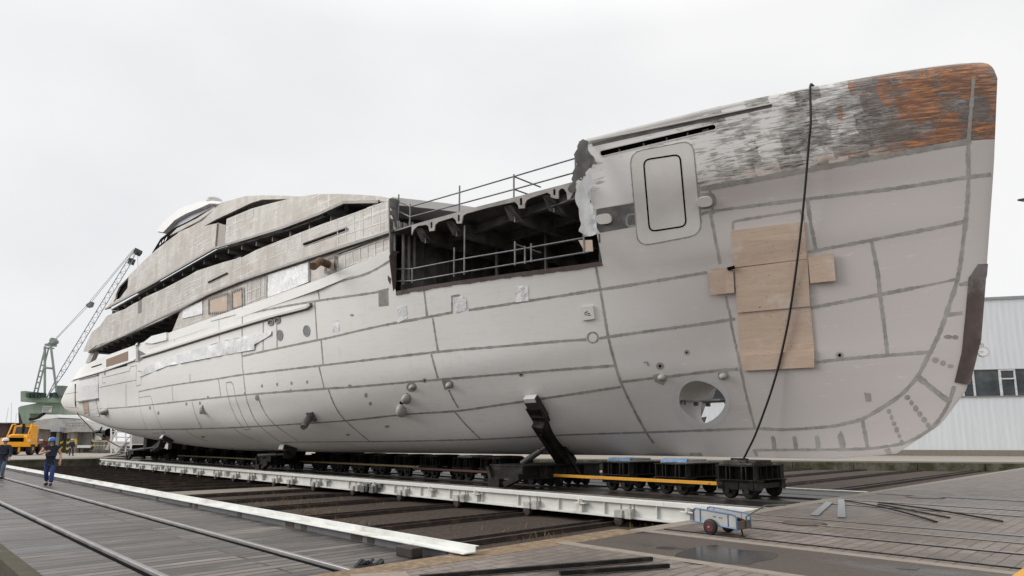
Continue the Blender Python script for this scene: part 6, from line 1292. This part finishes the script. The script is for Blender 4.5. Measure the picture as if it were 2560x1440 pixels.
person(m2, face_to(m2, (0, 0, 0))-.5, 'man in dark jacket with white helmet half cut off by the left picture edge', dict(
    shL=(-.20, 0, 1.42, .065), elL=(-.34, .12, 1.16, .045), wrL=(-.40, .30, .95, .034), haL=(-.41, .35, .88, .032), shR=(.20, 0, 1.42, .065), elR=(.28, -.1, 1.14, .046), wrR=(.28, -.02, .90, .035), haR=(.28, .02, .83, .032), **legs_walk), NAVY, plain('faded_jeans', (.09, .12, .17), .85, 0, .25, 12), HELW, True, 1.02)
m3 = onZ(177, 1140)
person(m3, face_to(m3, (0, 0, 0))+.3, 'distant worker in navy overalls and yellow helmet standing on the left quay', dict(
    shL=(-.20, 0, 1.42, .065), elL=(-.26, -.05, 1.14, .045), wrL=(-.24, .02, .90, .034), haL=(-.24, .04, .83, .032), shR=(.20, 0, 1.42, .065), elR=(.27, .0, 1.14, .046), wrR=(.22, .14, .95, .035), haR=(.18, .2, .93, .032),
    hipL=(-.11, 0, .90, .10), knL=(-.15, .02, .49, .065), anL=(-.18, 0, .09, .045), toL=(-.20, .15, .04, .035), hipR=(.11, 0, .90, .10), knR=(.13, .03, .49, .065), anR=(.16, .03, .09, .045), toR=(.19, .18, .04, .035)), plain('navy_overall', (.025, .035, .07), .85, 0, .2, 10), plain('navy_overall', (0, 0, 0)), HELY, True, 1.0)
SPLIT = set("filler_patch sprayed_patch protection_bar slot_stay bridge_deck_bulwark main_deck_bulwark upper_deck_bulwark main_deck_side bulwark_return cut_edge_flange window_mullion bulkhead_stiffener hard_top_panel dark_window_band window_sill_band aft_opening aft_fin support_fin quarter_bulwark wall_batten mooring_slot plate_mark bulwark_lining freeing_slot_rim slot_backing hard_top side_hatch_cover hatch_ledge tack_weld hatch_board".split())
# ================================================================ every loose piece of a many-piece part becomes a part of its own
def split_loose(names):
    for o in [o for o in list(SC.objects) if o.type == 'MESH' and o.name.split('.')[0] in names]:
        bm = bmesh.new(); bm.from_mesh(o.data); bm.verts.ensure_lookup_table(); seen = set(); comps = []
        for v in bm.verts:
            if v.index in seen: continue
            st = [v]; seen.add(v.index); c = []
            while st:
                a = st.pop(); c.append(a.index)
                for e in a.link_edges:
                    b = e.other_vert(a)
                    if b.index not in seen: seen.add(b.index); st.append(b)
            comps.append(set(c))
        if len(comps) < 2: bm.free(); continue
        fcs = [([v.index for v in f.verts], f.smooth) for f in bm.faces]; co = [v.co.copy() for v in bm.verts]; bm.free()
        for k, c in enumerate(comps):
            ids = sorted(c); mp = {a: i for i, a in enumerate(ids)}; ff = [([mp[a] for a in f], s) for f, s in fcs if f[0] in c]
            me = bpy.data.meshes.new(o.data.name); me.from_pydata([co[a] for a in ids], [], [f for f, _ in ff]); me.materials.append(o.data.materials[0]); me.polygons.foreach_set('use_smooth', [s for _, s in ff])
            if k == 0: keep = me; continue
            n = o.copy(); n.data = me; COL.objects.link(n)
            if o.parent: n.parent = o.parent; n.matrix_parent_inverse = o.matrix_parent_inverse.copy()
        o.data = keep
split_loose(SPLIT)
ZENLO, ZENHI = 7.95, 17.
# ================================================================ CAMERA, LIGHT, WORLD
cd = bpy.data.cameras.new('camera'); cam = bpy.data.objects.new('camera', cd); COL.objects.link(cam)
cam.location = CAM; cam.rotation_euler = (math.radians(90)+PITCH, 0, math.radians(90)-AZ)
cd.sensor_width = 36; cd.lens = FPX/2560*36; cd.shift_y = (CY-720)/2560; cd.clip_end = 5000; cd.clip_start = .1; SC.camera = cam
w = bpy.data.worlds.new('World'); SC.world = w; w.use_nodes = True; nt = w.node_tree; bg = nt.nodes['Background']
SUN_EL, SUN_AZ = 26., 222.      # elevation, compass-like azimuth of the light in degrees (X = 0, anticlockwise)
sky = nt.nodes.new('ShaderNodeTexSky'); sky.sky_type = 'NISHITA'; sky.sun_disc = False; sky.sun_elevation = math.radians(SUN_EL); sky.sun_rotation = math.radians(90-SUN_AZ); sky.dust_density = 6; sky.air_density = 1; sky.ozone_density = 1
tc = nt.nodes.new('ShaderNodeTexCoord'); sx = nt.nodes.new('ShaderNodeSeparateXYZ'); nt.links.new(tc.outputs['Generated'], sx.inputs[0])
nz = nt.nodes.new('ShaderNodeTexNoise'); nz.inputs['Scale'].default_value = 1.6; nz.inputs['Detail'].default_value = 4; nz.inputs['Roughness'].default_value = .45
mp = nt.nodes.new('ShaderNodeMapping'); mp.inputs['Scale'].default_value = (1, 1, 2.2); nt.links.new(tc.outputs['Generated'], mp.inputs[0]); nt.links.new(mp.outputs[0], nz.inputs['Vector'])
cr = nt.nodes.new('ShaderNodeValToRGB'); cr.color_ramp.elements[0].position = .36; cr.color_ramp.elements[0].color = (.855, .868, .89, 1); cr.color_ramp.elements[1].position = .62; cr.color_ramp.elements[1].color = (1, 1, 1, 1); nt.links.new(nz.outputs['Fac'], cr.inputs[0])
el = nt.nodes.new('ShaderNodeMapRange'); nt.links.new(sx.outputs[2], el.inputs[0]); el.inputs[1].default_value = .55; el.inputs[2].default_value = 1.; el.inputs[3].default_value = ZENLO; el.inputs[4].default_value = ZENHI
cl_ = nt.nodes.new('ShaderNodeMix'); cl_.data_type = 'RGBA'; cl_.blend_type = 'MULTIPLY'; cl_.inputs['Factor'].default_value = 1; nt.links.new(cr.outputs[0], cl_.inputs['A']); nt.links.new(el.outputs[0], cl_.inputs['B'])
hs = nt.nodes.new('ShaderNodeHueSaturation'); hs.inputs['Saturation'].default_value = .25; nt.links.new(sky.outputs[0], hs.inputs['Color'])
mx = nt.nodes.new('ShaderNodeMix'); mx.data_type = 'RGBA'; mx.inputs['Factor'].default_value = .93; nt.links.new(hs.outputs[0], mx.inputs['A']); nt.links.new(cl_.outputs['Result'], mx.inputs['B'])
nt.links.new(mx.outputs['Result'], bg.inputs['Color']); bg.inputs['Strength'].default_value = .1
sl_ = bpy.data.lights.new('overcast_sun', 'SUN'); sl_.energy = 1.5; sl_.angle = math.radians(28); sl_.color = (1, .97, .93)
so = bpy.data.objects.new('overcast_sun', sl_); COL.objects.link(so)
so.rotation_euler = V((-math.cos(math.radians(SUN_AZ))*math.cos(math.radians(SUN_EL)), -math.sin(math.radians(SUN_AZ))*math.cos(math.radians(SUN_EL)), -math.sin(math.radians(SUN_EL)))).to_track_quat('-Z', 'Y').to_euler()
vs_ = SC.view_settings; vs_.view_transform = 'Standard'; vs_.look = 'None'; vs_.gamma = 1; vs_.exposure = .3; vs_.use_curve_mapping = False
